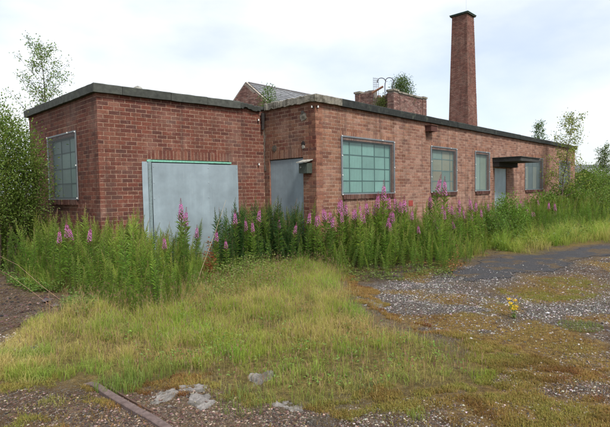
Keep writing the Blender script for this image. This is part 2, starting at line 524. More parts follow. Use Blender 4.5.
class Wall:
    def __init__(s, p, q):
        s.p = np.array([p[0], p[1], 0.0]); e = np.array(q) - np.array(p)
        s.len = float(np.linalg.norm(e)); e /= s.len
        s.d = np.array([e[0], e[1], 0.0]); s.n = np.array([e[1], -e[0], 0.0])
        s.rz = math.atan2(e[1], e[0])
    def pt(s, a, z, o=0.0):
        return s.p + s.d * a + s.n * o + np.array([0, 0, z])
    def hit(s, px, py, o=0.0):                # photo pixel on this wall: (distance along, height)
        d = ray(px, py); p0 = s.p + s.n * o
        t_ = ((p0 - CAMP) @ s.n) / (d @ s.n)
        h = CAMP + d * t_
        return float((h - s.p) @ s.d), float(h[2])
    def box(s, mb, a0, a1, z0, z1, o0, o1, col=(1, 1, 1)):
        c = s.pt((a0 + a1) / 2, (z0 + z1) / 2, (o0 + o1) / 2)
        mb.box(c, s.d * (a1 - a0) / 2, s.n * -(o1 - o0) / 2, np.array([0, 0, (z1 - z0) / 2]), col)
W_LEFT, W_FRONT, W_RET, W_LONG, W_END, W_BACK = [Wall(WALLP[i], WALLP[(i + 1) % 6]) for i in range(6)]
ZW = ZR - FW + 0.03                            # wall top, tucked in behind the roof edge

building = empty('brick_building', (float(EDGE[3][0]), float(EDGE[3][1]), 0))
BOFF = np.array([float(EDGE[3][0]), float(EDGE[3][1]), 0])
tag(building, 'derelict single-storey red brick building with boarded doors and meshed windows', 'building')
def bobj(mb, name, mat, parent=None, **k):
    o = mb.obj(name, mat, parent or building, **k)
    if parent is None: o.matrix_parent_inverse = Matrix.Translation(-BOFF)
    return o

def pieces(openings, a0, a1, z):
    """cut the run a0..a1 of one course by the openings at that height"""
    runs = [(a0, a1)]
    for (s0, s1, z0, z1) in openings:
        if z0 < z < z1:
            nr = []
            for (p, q_) in runs:
                if q_ <= s0 or p >= s1: nr.append((p, q_)); continue
                if p < s0: nr.append((p, s0))
                if q_ > s1: nr.append((s1, q_))
            runs = nr
    return runs
CH, BL = 0.083, 0.216                          # course height and brick length with joint
JT = 0.011
PAL_RED = np.array([(0.150, 0.050, 0.040), (0.130, 0.043, 0.036), (0.165, 0.060, 0.048), (0.112, 0.040, 0.036), (0.142, 0.054, 0.045), (0.172, 0.068, 0.054), (0.100, 0.040, 0.037)]) * np.array([.96, 1.0, .86])
PAL_SAL = np.array([(0.235, 0.115, 0.084), (0.215, 0.100, 0.074), (0.26, 0.132, 0.097), (0.19, 0.088, 0.067), (0.275, 0.15, 0.112), (0.18, 0.084, 0.068), (0.245, 0.124, 0.090)]) * np.array([1.0, .98, .86])
PAL_PALE = np.array([(0.28, 0.160, 0.122), (0.25, 0.138, 0.105), (0.305, 0.185, 0.145), (0.215, 0.115, 0.09), (0.32, 0.205, 0.165), (0.19, 0.105, 0.086), (0.27, 0.148, 0.108)]) * np.array([.93, .85, .80])
def frustum(c, d, n, hl, hh, prot, ch=0.0016):
    """one brick face standing proud of the joint, with worn edges"""
    z = np.array([0, 0, 1.0]); v = []
    for (o, k) in ((-0.02, 0.0), (prot - ch, 0.0), (prot, ch)):
        for (i, j) in ((-1, -1), (1, -1), (1, 1), (-1, 1)):
            v.append(c + d * i * (hl - k) + z * j * (hh - k) + n * o)
    f = [(8, 9, 10, 11)]
    for b in (0, 4):
        for i in range(4):
            k = (i + 1) % 4
            f.append((b + i, b + k, b + 4 + k, b + 4 + i))
    return v, f
class Bricks:
    def __init__(s): s.v = []; s.f = []; s.c = []; s.n = 0
    def add(s, v, f, col):
        s.v += list(v); s.f += [[i + s.n for i in q_] for q_ in f]; s.c += [col] * len(v); s.n += len(v)
    def mb(s):
        return MB().add(np.array(s.v), None, s.f, np.array(s.c))
BRK_SOLO = []
def lay_wall(wall, name, openings, lintels, pal, mortar, seed, z0=-0.1, z1=None, solo=0, corner=(True, True), palb=None, JT=JT, fade=None):
    z1 = ZW if z1 is None else z1
    rng = random.Random(seed)
    # core with real openings
    xs = sorted(set([0.0, wall.len] + [v for o in openings for v in o[:2]]))
    zs = sorted(set([z0, z1] + [min(max(v, z0), z1) for o in openings for v in o[2:4]]))
    def solid(i, j):
        if i < 0 or j < 0 or i >= len(xs) - 1 or j >= len(zs) - 1: return False
        cx, cz = (xs[i] + xs[i + 1]) / 2, (zs[j] + zs[j + 1]) / 2
        return not any(o[0] < cx < o[1] and o[2] < cz < o[3] for o in openings)
    mb = MB(); T = 0.23
    for i in range(len(xs) - 1):
        for j in range(len(zs) - 1):
            if not solid(i, j): continue
            a, b, c, d = xs[i], xs[i + 1], zs[j], zs[j + 1]
            mb.add([wall.pt(a, c), wall.pt(b, c), wall.pt(b, d), wall.pt(a, d)], None, [(0, 1, 2, 3)], mortar)
            mb.add([wall.pt(a, c, -T), wall.pt(b, c, -T), wall.pt(b, d, -T), wall.pt(a, d, -T)], None, [(3, 2, 1, 0)], mortar)
            for (di, dj, e) in ((-1, 0, (a, c, a, d)), (1, 0, (b, d, b, c)), (0, -1, (b, c, a, c)), (0, 1, (a, d, b, d))):
                if not solid(i + di, j + dj):
                    mb.add([wall.pt(e[0], e[1]), wall.pt(e[2], e[3]), wall.pt(e[2], e[3], -T), wall.pt(e[0], e[1], -T)], None, [(0, 1, 2, 3)],
                           np.array(mortar) * np.array([0.75, 0.5, 0.45]))
    core = bobj(mb, name, M['mortar'])
    # bricks, stretcher bond
    blocked = list(openings) + list(lintels)
    B = Bricks(); cand = []
    k = 0; z = 0.0
    while z + CH * 0.6 < z1:
        zc = z + CH / 2
        a = -BL / 2 if k % 2 else 0.0
        while a < wall.len:
            p, q_ = max(a, 0.0), min(a + BL, wall.len)
            for (r0, r1) in pieces(blocked, p, q_, zc):
                e0 = r0 + (JT / 2 if r0 > 0.001 else (-0.003 if corner[0] else 0.004))
                e1 = r1 - (JT / 2 if r1 < wall.len - 0.001 else (-0.003 if corner[1] else 0.004))
                if e1 - e0 < 0.025: continue
                pp = palb if (palb is not None and rng.random() < 0.22) else pal
                if fade is not None and rng.random() < min(1, max(0, (p - fade[0]) / fade[1])): pp = PAL_PALE
                col = pp[rng.randrange(len(pp))] * rng.uniform(0.86, 1.12)
                prot = 0.0024 + rng.uniform(-0.0008, 0.0016)
                hl, hh = (e1 - e0) / 2, (CH - JT) / 2 + rng.uniform(-.002, .002)
                c = wall.pt((e0 + e1) / 2 + rng.uniform(-.0015, .0015), zc + rng.uniform(-.002, .002))
                if solo and abs(hl * 2 - (BL - JT)) < 1e-4 and zc > 1.25:
                    cand.append((float(np.linalg.norm(c - CAMP)), c, hl, hh, prot, col)); continue
                B.add(*frustum(c, wall.d, wall.n, hl, hh, prot), col)
            a += BL
        k += 1; z += CH
    for (s0, s1, a0, a1) in lintels:            # soldier course over an opening
        n = max(1, round((s1 - s0) / CH)); st = (s1 - s0) / n
        for i in range(n):
            col = pal[rng.randrange(len(pal))] * rng.uniform(0.9, 1.15)
            c = wall.pt(s0 + st * (i + 0.5), (a0 + a1) / 2)
            B.add(*frustum(c, wall.d, wall.n, st / 2 - JT / 2, (a1 - a0) / 2 - JT / 2, 0.0028 + rng.uniform(-.0008, .0015)), col)
    if solo:
        cand.sort(key=lambda t: t[0])
        for (_, c, hl, hh, prot, col) in cand[solo:]:
            B.add(*frustum(c, wall.d, wall.n, hl, hh, prot), col)
        ms = []
        for i in range(24):
            col = pal[i % len(pal)] * rng.uniform(0.82, 1.15)
            v, f = frustum(np.zeros(3), np.array([1.0, 0, 0]), np.array([0, -1.0, 0]), BL / 2 - JT / 2, CH / 2 - JT / 2, 0.0024 + rng.uniform(-.0008, .0016))
            ms.append(MB().add(v, None, f, col).mesh('brick', M['brick']))
        for (_, c, hl, hh, prot, col) in cand[:solo]:
            link('brick', ms[rng.randrange(24)], core, c, wall.rz)
    bo = B.mb().obj('brick_courses', M['brick'], core)
    tag(bo, kind='stuff')
    return core

def rect(wall, x0, x1, yt, yb):
    """opening from photo pixels: left, right, top, bottom (heights read at its left edge)"""
    s0, zt = wall.hit(x0, yt); s1, _ = wall.hit(x1, yt)
    _, zb = wall.hit(x0, yb)
    return [s0, s1, zb, zt]
SH = 0.215
# openings
wl = rect(W_LEFT, 49, 75.5, 141.5, 199)
o_left = [wl]
gate = rect(W_FRONT, 147.5, 229.5, 159.0, 259); gate[2] = -0.1
o_front = [gate]
rdoor = rect(W_RET, 269.5, 303.0, 160.0, 240); rdoor[2] = -0.1
o_ret = [rdoor]
w1 = rect(W_LONG, 342.5, 392.5, 139.5, 194.0)
w2 = rect(W_LONG, 431.5, 455.5, 148.0, 193); w2[2:] = [w1[2], w1[3]]
w3 = rect(W_LONG, 475.5, 488.5, 150, 190); w3[2:] = [w1[2], w1[3]]
w4 = rect(W_LONG, 525.5, 542.0, 150, 190); w4[2:] = [w1[2], w1[3]]
w5 = rect(W_LONG, 559.5, 569.5, 150, 190); w5[2:] = [w1[2], w1[3]]
ldoor = rect(W_LONG, 494.8, 506.8, 167.5, 200); ldoor[2] = -0.1
o_long = [w1, w2, w3, w4, w5, ldoor]
def lint(o, ex=0.11): return (o[0] - ex, o[1] + ex, o[3], o[3] + SH)
MORT_R = (0.33, 0.22, 0.16); MORT_S = (0.335, 0.225, 0.165)
lay_wall(W_LEFT, 'wall', o_left, [lint(wl)], PAL_RED, MORT_R, 1)
lay_wall(W_FRONT, 'wall', o_front, [lint(gate, 0.0)], PAL_RED, MORT_R, 2, solo=300, corner=(True, False))
lay_wall(W_RET, 'wall', o_ret, [lint(rdoor, 0.0)], PAL_SAL * 0.78, MORT_R, 3, corner=(False, True), palb=PAL_RED, JT=0.014)
lay_wall(W_LONG, 'wall', o_long, [lint(w1), lint(w2), lint(w3, .08), lint(w4, .08), lint(w5, .08)], PAL_SAL, MORT_S, 4, JT=0.0165, palb=PAL_SAL * .8, fade=(0.3, 3.8))
for wv in (W_END, W_BACK):
    mb = MB(); wv.box(mb, 0.24, wv.len - 0.24, -0.1, ZW, -0.23, 0.0, (0.24, 0.10, 0.07)); bobj(mb, 'wall', M['brick'])

# ---- roof deck and roof edge
rp_ = inset(OUTL, 0.05)
mb = MB()
top = [np.array([p[0], p[1], ZR - 0.05]) for p in rp_]; bot = [np.array([p[0], p[1], ZR - 0.13]) for p in rp_]
v = top + bot
f4 = [(i, i + 6, (i + 1) % 6 + 6, (i + 1) % 6) for i in range(6)]
mb.add(v, [(0, 1, 2), (0, 2, 5), (2, 3, 5), (3, 4, 5), (6, 8, 7), (6, 11, 8), (8, 11, 9), (9, 11, 10)], f4, (0.05, 0.05, 0.05))
bobj(mb, 'roof', M['felt'])
def edge_piece(p, q, name, mat, col, t=0.10, drop=(0, 0), hgt_=FW, rough=0.0, seed=0, nseg=6, proud=0.0):
    """a length of roof edging between two outline points, optionally crumbled along its lower arris"""
    rng = np.random.default_rng(seed)
    p = np.array(p); q = np.array(q); e = (q - p) / np.linalg.norm(q - p); n_ = np.array([e[1], -e[0]])
    mb = MB(); V = []
    for i in range(nseg + 1):
        f = i / nseg; b = p + (q - p) * f; dz = drop[0] * (1 - f) + drop[1] * f
        jl = rng.uniform(-rough, rough * 0.4, 4) if rough else np.zeros(4)
        lo = ZR - hgt_ + dz + (abs(jl[0]) * 1.3 if rough else 0)
        hi = ZR + dz + jl[1] * 0.6
        fo = proud + jl[2] * 0.5
        for (o, zz) in ((fo, lo), (fo + 0.004, hi - 0.015), (fo - 0.012, hi), (-t, hi), (-t, lo)):
            V.append((b[0] + n_[0] * o, b[1] + n_[1] * o, zz))
    f4 = []
    for i in range(nseg):
        for j in range(5):
            k = (j + 1) % 5
            f4.append((i * 5 + j, (i + 1) * 5 + j, (i + 1) * 5 + k, i * 5 + k))
    b = nseg * 5
    f4 += [(0, 1, 2, 3), (b + 3, b + 2, b + 1, b)]
    mb.add(V, [(0, 3, 4), (b, b + 4, b + 3)], f4, col)
    return bobj(mb, name, mat)
def along(p, q, x): return np.array(p) + (np.array(q) - np.array(p)) * x
FELT = (0.062, 0.066, 0.058); FELT2 = (0.026, 0.029, 0.027); CONC = (0.22, 0.205, 0.17)
def run(p, q, cuts, name, mat, col, seed, **kw):
    rr = random.Random(seed); L_ = np.linalg.norm(np.array(q) - np.array(p)); g = 0.004 / L_
    for i, (a, b) in enumerate(zip(cuts[:-1], cuts[1:])):
        edge_piece(along(p, q, a + (g if i else 0)), along(p, q, b - (g if i < len(cuts) - 2 else 0)), name, mat, np.array(col) * rr.uniform(0.85, 1.2),
                   seed=seed * 31 + i, proud=rr.uniform(0, 0.006), drop=(rr.uniform(-.004, .004), rr.uniform(-.004, .004)), **kw)
run(EDGE[0], EDGE[1], [0, 0.38, 0.62, 0.8, 0.999], 'roof_edging', M['felt'], FELT, 5, rough=0.006)
run(EDGE[1], EDGE[2], [0.001, 0.14, 0.40, 0.62, 0.84], 'roof_edging', M['felt'], FELT, 6, rough=0.008)
edge_piece(along(EDGE[1], EDGE[2], 0.842), along(EDGE[1], EDGE[2], 0.985), 'broken_roof_edging', M['felt'], np.array(FELT) * 0.7, drop=(-0.01, -0.07), rough=0.045, seed=9, hgt_=0.15, nseg=10)
run(EDGE[2], EDGE[3], [0.03, 0.35, 0.997], 'concrete_roof_edging', M['concrete'], CONC, 7, rough=0.03, nseg=14)
xs_ = float((np.array(on_z(344, 98, ZR)[:2]) - EDGE[3]) @ dB) / float(np.linalg.norm(EDGE[4] - EDGE[3]))
run(EDGE[3], EDGE[4], [0.002, xs_], 'concrete_roof_edging', M['concrete'], CONC, 8, rough=0.008, nseg=10)
run(EDGE[3], EDGE[4], [xs_, 0.2, 0.33, 0.47, 0.6, 0.74, 0.87, 1.0], 'roof_edging', M['felt'], FELT2, 12, rough=0.008, hgt_=FW * 1.02)
run(EDGE[4], E2, [0.0, 1.0], 'roof_edging', M['felt'], FELT2, 13)

# ---- windows: metal frame, panes, wire guard, brick sill, fixings
TEAL = (0.22, 0.36, 0.32)
def window(wall, o, vbars, hbars, panecols, seed, framecol=(0.10, 0.19, 0.185), guard=True, lone=None, gcol=(0.17, 0.19, 0.205)):
    rng = random.Random(seed)
    s0, s1, z0, z1 = o
    D = -0.075                                   # face of the frame, set back in the opening
    fr = MB(); t = 0.035
    wall.box(fr, s0, s1, z1 - t, z1 - 0.002, D - 0.04, D, framecol); wall.box(fr, s0, s1, z0 + 0.002, z0 + t, D - 0.04, D, framecol)
    wall.box(fr, s0 + 0.002, s0 + t, z0 + t, z1 - t, D - 0.04, D, framecol); wall.box(fr, s1 - t, s1 - 0.002, z0 + t, z1 - t, D - 0.04, D, framecol)
    win = bobj(fr, 'window', M['paint'])
    xs = [s0 + t] + [s0 + (s1 - s0) * v for v in vbars] + [s1 - t]
    zs = [z0 + t] + [z0 + (z1 - z0) * v for v in hbars] + [z1 - t]
    bw = 0.013
    for v in xs[1:-1]:
        b = MB(); wall.box(b, v - bw, v + bw, z0 + t, z1 - t, D - 0.022, D - 0.006, framecol); b.obj('glazing_bar', M['paint'], win)
    for v in zs[1:-1]:
        b = MB(); wall.box(b, s0 + t, s1 - t, v - bw, v + bw, D - 0.022, D - 0.0085, framecol); b.obj('glazing_bar', M['paint'], win)
    for i in range(len(xs) - 1):
        for j in range(len(zs) - 1):
            b = MB(); c = np.array(panecols[rng.randrange(len(panecols))]) * rng.uniform(0.86, 1.12)
            tl = rng.uniform(-0.002, 0.002)
            b_ = [wall.pt(xs[i], zs[j], D - 0.0135 + tl), wall.pt(xs[i + 1], zs[j], D - 0.0135 - tl), wall.pt(xs[i + 1], zs[j + 1], D - 0.0135), wall.pt(xs[i], zs[j + 1], D - 0.0135 + tl)]
            bk = [p - wall.n * 0.004 for p in b_]
            b.add(b_ + bk, None, [(0, 1, 2, 3), (7, 6, 5, 4), (0, 4, 5, 1), (1, 5, 6, 2), (2, 6, 7, 3), (3, 7, 4, 0)], c)
            b.obj('pane', M['glass'], win)
    # sill of bricks on edge, dark and damp
    n = max(2, round((s1 - s0 + 0.06) / 0.083)); st = (s1 - s0 + 0.06) / n
    for i in range(n):
        b = MB(); c = np.array((0.085, 0.035, 0.028)) * rng.uniform(0.6, 1.3)
        wall.box(b, s0 - 0.03 + st * i + 0.005, s0 - 0.03 + st * (i + 1) - 0.005, z0 - 0.125 + rng.uniform(-.006, .006), z0 - 0.016, -0.07, 0.045 + rng.uniform(-.006, .006), c)
        b.obj('sill_brick', M['brick'], win)
    if guard:
        e = 0.065
        a0, a1, c0, c1 = s0 - e * 0.75, s1 + e * 0.75, z0 - 0.012, z1 + e * 1.3
        g = MB(); col = np.array(gcol)
        pitch, hw = 0.030, 0.0011
        k = a0
        while k < a1:
            wall.box(g, k - hw, k + hw, c0, c1, 0.020, 0.0225, col); k += pitch
        k = c0
        while k < c1:
            wall.box(g, a0, a1, k - hw, k + hw, 0.0205, 0.0235, col); k += pitch
        fo = 0.026
        for (p, q_, r_, s_) in ((a0 - fo, a0 + fo, c0, c1), (a1 - fo, a1 + fo, c0, c1)):
            wall.box(g, p, q_, r_, s_, 0.011, 0.026, col * 0.9)
        wall.box(g, a0, a1, c1 - fo * .7, c1 + fo * .5, 0.0115, 0.0255, col * 0.9); wall.box(g, a0, a1, c0 - fo * .4, c0 + fo * .7, 0.0115, 0.0255, col * 1.0)
        g.obj('wire_guard', M['steel'], win)
        for (a, z) in ((a0, c1), (a0, (c0 * 1 + c1 * 2) / 3), (a0, (c0 * 2 + c1) / 3), (a0, c0), (a1, c1 - .02), (a1, (c0 + c1) / 2), (a1, c0 + .03), (a0 + (a1 - a0) * .75, c1)):
            b = MB(); wall.box(b, a - 0.012, a + 0.012, z - 0.012, z + 0.012, 0.024, 0.042, (0.75, 0.75, 0.72)); b.obj('fixing', M['paint'], win)
    return win
window(W_LEFT, wl, [0.33, 0.66], [0.25, 0.5, 0.76], [TEAL, (0.14, 0.25, 0.235)], 1, (0.055, 0.11, 0.11))
window(W_LONG, w1, [0.17, 0.41, 0.66, 0.88], [0.245, 0.485, 0.735], [(0.20, 0.39, 0.345), (0.19, 0.37, 0.325)], 2, (0.06, 0.145, 0.135))
window(W_LONG, w2, [0.14, 0.52, 0.86], [0.25, 0.5, 0.78], [(0.22, 0.33, 0.29), (0.25, 0.235, 0.165), (0.16, 0.25, 0.22), (0.25, 0.27, 0.20)], 3, (0.11, 0.21, 0.21))
window(W_LONG, w3, [0.5], [], [(0.29, 0.40, 0.35), (0.26, 0.34, 0.27)], 4, (0.12, 0.21, 0.21))
window(W_LONG, w4, [0.3, 0.55, 0.8], [0.78], [(0.12, 0.17, 0.18), (0.25, 0.29, 0.25)], 5, (0.10, 0.17, 0.18))
window(W_LONG, w5, [0.5], [0.5], [(0.14, 0.17, 0.18)], 6, (0.10, 0.15, 0.16))

# ---- sheeted doors
SHEET = (0.235, 0.29, 0.32)
def sheet(wall, a0, a1, z0, z1, o, name, col=SHEET, t=0.004, bends=None, seed=0):
    rng = np.random.default_rng(seed); mb = MB(); n, m = 8, 10; V = []
    for face in (0, 1):
        for j in range(m + 1):
            for i in range(n + 1):
                a = a0 + (a1 - a0) * i / n; z = z0 + (z1 - z0) * j / m
                wv = 0.004 * math.sin(a * 5 + z * 2.0 + seed) + 0.003 * math.sin(z * 6 + seed * 2)
                V.append(wall.pt(a, z, o + wv - face * t))
    k = (n + 1) * (m + 1); f = []
    for j in range(m):
        for i in range(n):
            q_ = (j * (n + 1) + i, j * (n + 1) + i + 1, (j + 1) * (n + 1) + i + 1, (j + 1) * (n + 1) + i)
            f.append(q_); f.append(tuple(x + k for x in q_[::-1]))
    for i in range(n):
        a = m * (n + 1) + i; f.append((a, a + 1, a + 1 + k, a + k)); f.append((i + 1, i, i + k, i + 1 + k))
    for j in range(m):
        a = j * (n + 1); f.append((a, a + n + 1, a + n + 1 + k, a + k)); b = a + n; f.append((b + n + 1, b, b + k, b + n + 1 + k))
    mb.add(V, None, f, col)
    return bobj(mb, name, M['steel'], smooth=False)
g0, gz = W_FRONT.hit(150.8, 162.8); g1, _ = W_FRONT.hit(236.5, 162.8)
gm_ = g0 + (g1 - g0) * 0.62
sheet(W_FRONT, g0, gm_ + 0.02, 0.02, gz, 0.055, 'steel_sheet', seed=1)
sheet(W_FRONT, gm_, g1, 0.02, gz - 0.004, 0.047, 'steel_sheet', np.array(SHEET) * 0.97, seed=2)
gl0, glz = W_FRONT.hit(141.5, 161.5); gl1, _ = W_FRONT.hit(147.3, 161.5)
sheet(W_FRONT, gl0, gl1, 0.02, glz, 0.022, 'steel_sheet', np.array(SHEET) * 1.08, seed=3)
mb = MB(); W_FRONT.box(mb, gl1 + 0.004, g0 - 0.004, 0.0, gate[3] - 0.004, -0.06, 0.034, (0.17, 0.22, 0.23)); bobj(mb, 'door_post', M['paint'])
mb = MB(); W_FRONT.box(mb, gl1 - 0.02, W_FRONT.hit(230.5, 160)[0], gz + 0.022, gz + 0.06, -0.06, 0.036, (0.17, 0.40, 0.30)); bobj(mb, 'door_head', M['paint'])
mb = MB(); W_FRONT.box(mb, gate[0] + .01, gate[1] - .01, -0.1, gate[3] - 0.01, -0.16, -0.12, (0.02, 0.022, 0.022)); bobj(mb, 'door_leaf', M['paint'])
r0, rz_ = W_RET.hit(269.2, 157.5); r1, _ = W_RET.hit(303.8, 157.5)
sheet(W_RET, rdoor[0] + 0.006, rdoor[1] - 0.006, 0.02, rdoor[3] - 0.02, -0.03, 'steel_sheet', np.array(SHEET) * 0.92, seed=4)
mb = MB(); W_RET.box(mb, rdoor[0] + .01, rdoor[1] - .01, -0.1, rdoor[3] - 0.005, -0.14, -0.10, (0.02, 0.02, 0.02)); bobj(mb, 'door_leaf', M['paint'])
sheet(W_LONG, ldoor[0] + 0.006, ldoor[1] - 0.006, 0.02, ldoor[3] - 0.01, -0.03, 'steel_sheet', np.array(SHEET) * 1.15, seed=5)
# rivets along the sheets' edges
for (wl_, a, zt, o) in ((W_FRONT, g0 + 0.03, gz, 0.057), (W_FRONT, g1 - 0.03, gz, 0.05), (W_FRONT, gm_ + 0.01, gz, 0.057)):
    for k in range(5):
        mb = MB(); wl_.box(mb, a - .007, a + .007, zt - .08 - k * .33 - .007, zt - .08 - k * .33 + .007, o - 0.012, o + 0.006, (0.35, 0.4, 0.42)); bobj(mb, 'rivet', M['steel'])

# ---- canopy over the far door: a thin tarred slab on a bracketed beam
ca0, cz = W_LONG.hit(492.5, 158.5)
ca1 = ldoor[1] + 0.55
mb = MB()
W_LONG.box(mb, ca0, ca1, cz - 0.13, cz, -0.02, 1.0, (0.05, 0.05, 0.048))
W_LONG.box(mb, ca0 - 0.03, ca1 + 0.03, cz, cz + 0.03, -0.0, 1.03, (0.035, 0.036, 0.034))
can = bobj(mb, 'canopy', M['felt'])
mb = MB(); W_LONG.box(mb, ca0 + 0.02, ca1 - 0.02, cz - 0.30, cz - 0.10, 0.0, 0.22, (0.04, 0.036, 0.034)); mb.obj('beam', M['bark'], can)

# ---- rusty outlet high on the long wall
a0, za = W_LONG.hit(425.0, 125.8); a1, _ = W_LONG.hit(433.0, 126.5); _, zb = W_LONG.hit(425.0, 131.5)
mb = MB(); W_LONG.box(mb, a0, a1 - 0.12, zb, za, 0.0, 0.20, (0.085, 0.035, 0.028)); W_LONG.box(mb, a0 - .02, a1 - 0.10, za, za + 0.02, 0.0, 0.22, (0.10, 0.045, 0.033))
ol = bobj(mb, 'outlet_box', M['rust'])
mb = MB(); mb.tube([W_LONG.pt(a0 + .06, zb + .01, .07), W_LONG.pt(a0 + .06, zb - .15, .06)], 0.03, 8, (0.09, 0.05, 0.04)); mb.obj('spout', M['rust'], ol)
# red-painted patch plate low on the long wall
a0, za = W_LONG.hit(408.5, 200.5); a1, _ = W_LONG.hit(412.5, 200.5); _, zb = W_LONG.hit(408.5, 206)
mb = MB(); W_LONG.box(mb, a0, a1, zb, za, 0.0, 0.016, (0.27, 0.045, 0.035)); bobj(mb, 'red_plate', M['paint'])

# ---- bird-box-like lamp housing beside the small sheeted door
a0, za = W_RET.hit(301.0, 163.5, 0.1); a1, _ = W_RET.hit(309.0, 163.5, 0.1); _, zb = W_RET.hit(301.0, 173.5, 0.1)
mb = MB(); W_RET.box(mb, a0, a1, zb, za, 0.0, 0.17, (0.05, 0.062, 0.05)); hb = bobj(mb, 'lamp_housing', M['paint'])
mb = MB()
mb.add([W_RET.pt(a0 - .03, za + .07, 0.0), W_RET.pt(a1 + .03, za + .07, 0.0), W_RET.pt(a1 + .03, za + .006, .23), W_RET.pt(a0 - .03, za + .006, .23),
        W_RET.pt(a0 - .03, za + .09, 0.0), W_RET.pt(a1 + .03, za + .09, 0.0), W_RET.pt(a1 + .03, za + .026, .23), W_RET.pt(a0 - .03, za + .026, .23)], None,
       [(0, 1, 2, 3), (7, 6, 5, 4), (3, 2, 6, 7), (0, 3, 7, 4), (1, 5, 6, 2), (0, 4, 5, 1)], (0.36, 0.35, 0.31)); mb.obj('lid', M['concrete'], hb)
mb = MB(); c = W_RET.pt((a0 * .75 + a1 * .25), (za + zb) / 2 + .02, .172); mb.tube([c, c + W_RET.n * 0.012], 0.02, 8, (0.25, 0.25, 0.22)); mb.obj('bezel', M['paint'], hb)

# ---- patched holes, brackets, insulators
def disc(wall, px, py, r, col, name, mat, o=0.012, seed=0, jag=0.2):
    rr = random.Random(seed); a, z = wall.hit(px, py); mb = MB(); n = 12
    ring = [wall.pt(a + math.cos(i * math.tau / n) * r * (1 + rr.uniform(-jag, jag)), z + math.sin(i * math.tau / n) * r * (1 + rr.uniform(-jag, jag)), o) for i in range(n)]
    rb = [p - wall.n * (o + 0.005) for p in ring]
    c = wall.pt(a, z, o + 0.004)
    mb.add([c] + ring + rb, [(0, 1 + i, 1 + (i + 1) % n) for i in range(n)], [(1 + i, 1 + n + i, 1 + n + (i + 1) % n, 1 + (i + 1) % n) for i in range(n)], col)
    bobj(mb, name, mat)
disc(W_RET, 303.5, 116.5, 0.10, (0.25, 0.22, 0.18), 'mortar_patch', M['concrete'], seed=1)
disc(W_RET, 302.8, 112.5, 0.045, (0.12, 0.11, 0.10), 'mortar_patch', M['concrete'], o=0.017, seed=2)
disc(W_RET, 303.5, 143.5, 0.055, (0.025, 0.02, 0.02), 'painted_hole', M['rust'], o=0.013, seed=3)  # near-black disc on the wall face, painting the dark inside of a hole
disc(W_RET, 303.5, 146.8, 0.045, (0.33, 0.31, 0.27), 'mortar_patch', M['concrete'], o=0.016, seed=4)
disc(W_RET, 274.5, 148.5, 0.075, (0.10, 0.085, 0.07), 'mortar_patch', M['concrete'], seed=5)
for (wall, px, py) in ((W_RET, 313.2, 107), (W_LONG, 316.6, 107), (W_FRONT, 257.6, 120.2), (W_RET, 263.3, 119.0), (W_FRONT, 258.0, 164.5)):
    a, z = wall.hit(px, py); mb = MB()
    wall.box(mb, a - .012, a + .012, z - .03, z + .03, 0.0, 0.03, (0.08, 0.06, 0.05)); ins = bobj(mb, 'bracket', M['rust'])
    mb = MB(); c = wall.pt(a, z - .02, .045); mb.tube([c, c + np.array([0, 0, .02]), c + np.array([0, 0, .022]), c + np.array([0, 0, .045])], [.017, .02, .013, .016], 8, (0.78, 0.77, 0.74)); mb.obj('insulator', M['paint'], ins)
# stub of the old rainwater pipe in the inner corner, with the lime-streaked render it left behind
ip = W_RET.pt(0.07, 0, 0.075)
mb = MB(); mb.tube([ip + np.array([0, 0, ZR - .22]), ip + np.array([0, 0, ZR - .48]), ip + W_RET.n * .01 + np.array([0, 0, ZR - .62])], [.05, .034, .034], 8, (0.03, 0.026, 0.024)); bobj(mb, 'broken_downpipe', M['rust'])
mb = MB(); rr = random.Random(4); V = []; f = []
for j in range(17):
    z = ZR - .25 - j * .085; wv = 0.05 + rr.uniform(-.02, .035)
    V += [W_RET.pt(0.012, z, .0125), W_RET.pt(wv, z, .0115)]
    if j: f.append((2 * j - 2, 2 * j, 2 * j + 1, 2 * j - 1))
mb.add(V, None, f, (0.21, 0.175, 0.145)); bobj(mb, 'render_strip', M['concrete'])
mb = MB(); c = on_z(130.5, 86.5, ZR)
cc = np.array(EDGE[1]) + (np.array(EDGE[2]) - np.array(EDGE[1])) * 0.235; nn = np.array([-W_FRONT.n[0], -W_FRONT.n[1]]) * 0.16
b0 = np.array([cc[0] + nn[0], cc[1] + nn[1], ZR - 0.06])
mb.tube([b0, b0 + [0, 0, .07], b0 + [0, 0, .11], b0 + [0, 0, .135]], [.085, .10, .075, .02], 12, (0.32, 0.32, 0.29)); bobj(mb, 'roof_vent', M['concrete'], smooth=True)

# ---------------------------------------------------------------- things behind the building
dR = np.array([dB[0], dB[1], 0.0]); dL = np.array([nBk[0], nBk[1], 0.0]); UZ = np.array([0, 0, 1.0])
def face_bricks(B, p, d, n, width, z0, z1, pal, rng, ch=CH, bl=BL, taper=None, skip=None):
    """stretcher-bond bricks over an upright or leaning face"""
    k = 0; z = z0
    while z + ch < z1:
        a = -bl / 2 if k % 2 else 0.0
        sh = taper((z + ch / 2)) if taper else 0.0            # inset at this height
        w0, w1_ = sh, width - sh
        while a < width:
            e0, e1 = max(a, w0) + JT / 2, min(a + bl, w1_) - JT / 2
            if e1 - e0 > 0.04 and not (skip and skip((e0 + e1) / 2, z)):
                c = p + d * (e0 + e1) / 2 + UZ * (z + ch / 2) - n * sh
                B.add(*frustum(c, d, n, (e1 - e0) / 2, ch / 2 - JT / 2, 0.012 + rng.uniform(-.003, .004)), pal[rng.randrange(len(pal))] * rng.uniform(.8, 1.18))
            a += bl
        k += 1; z += ch

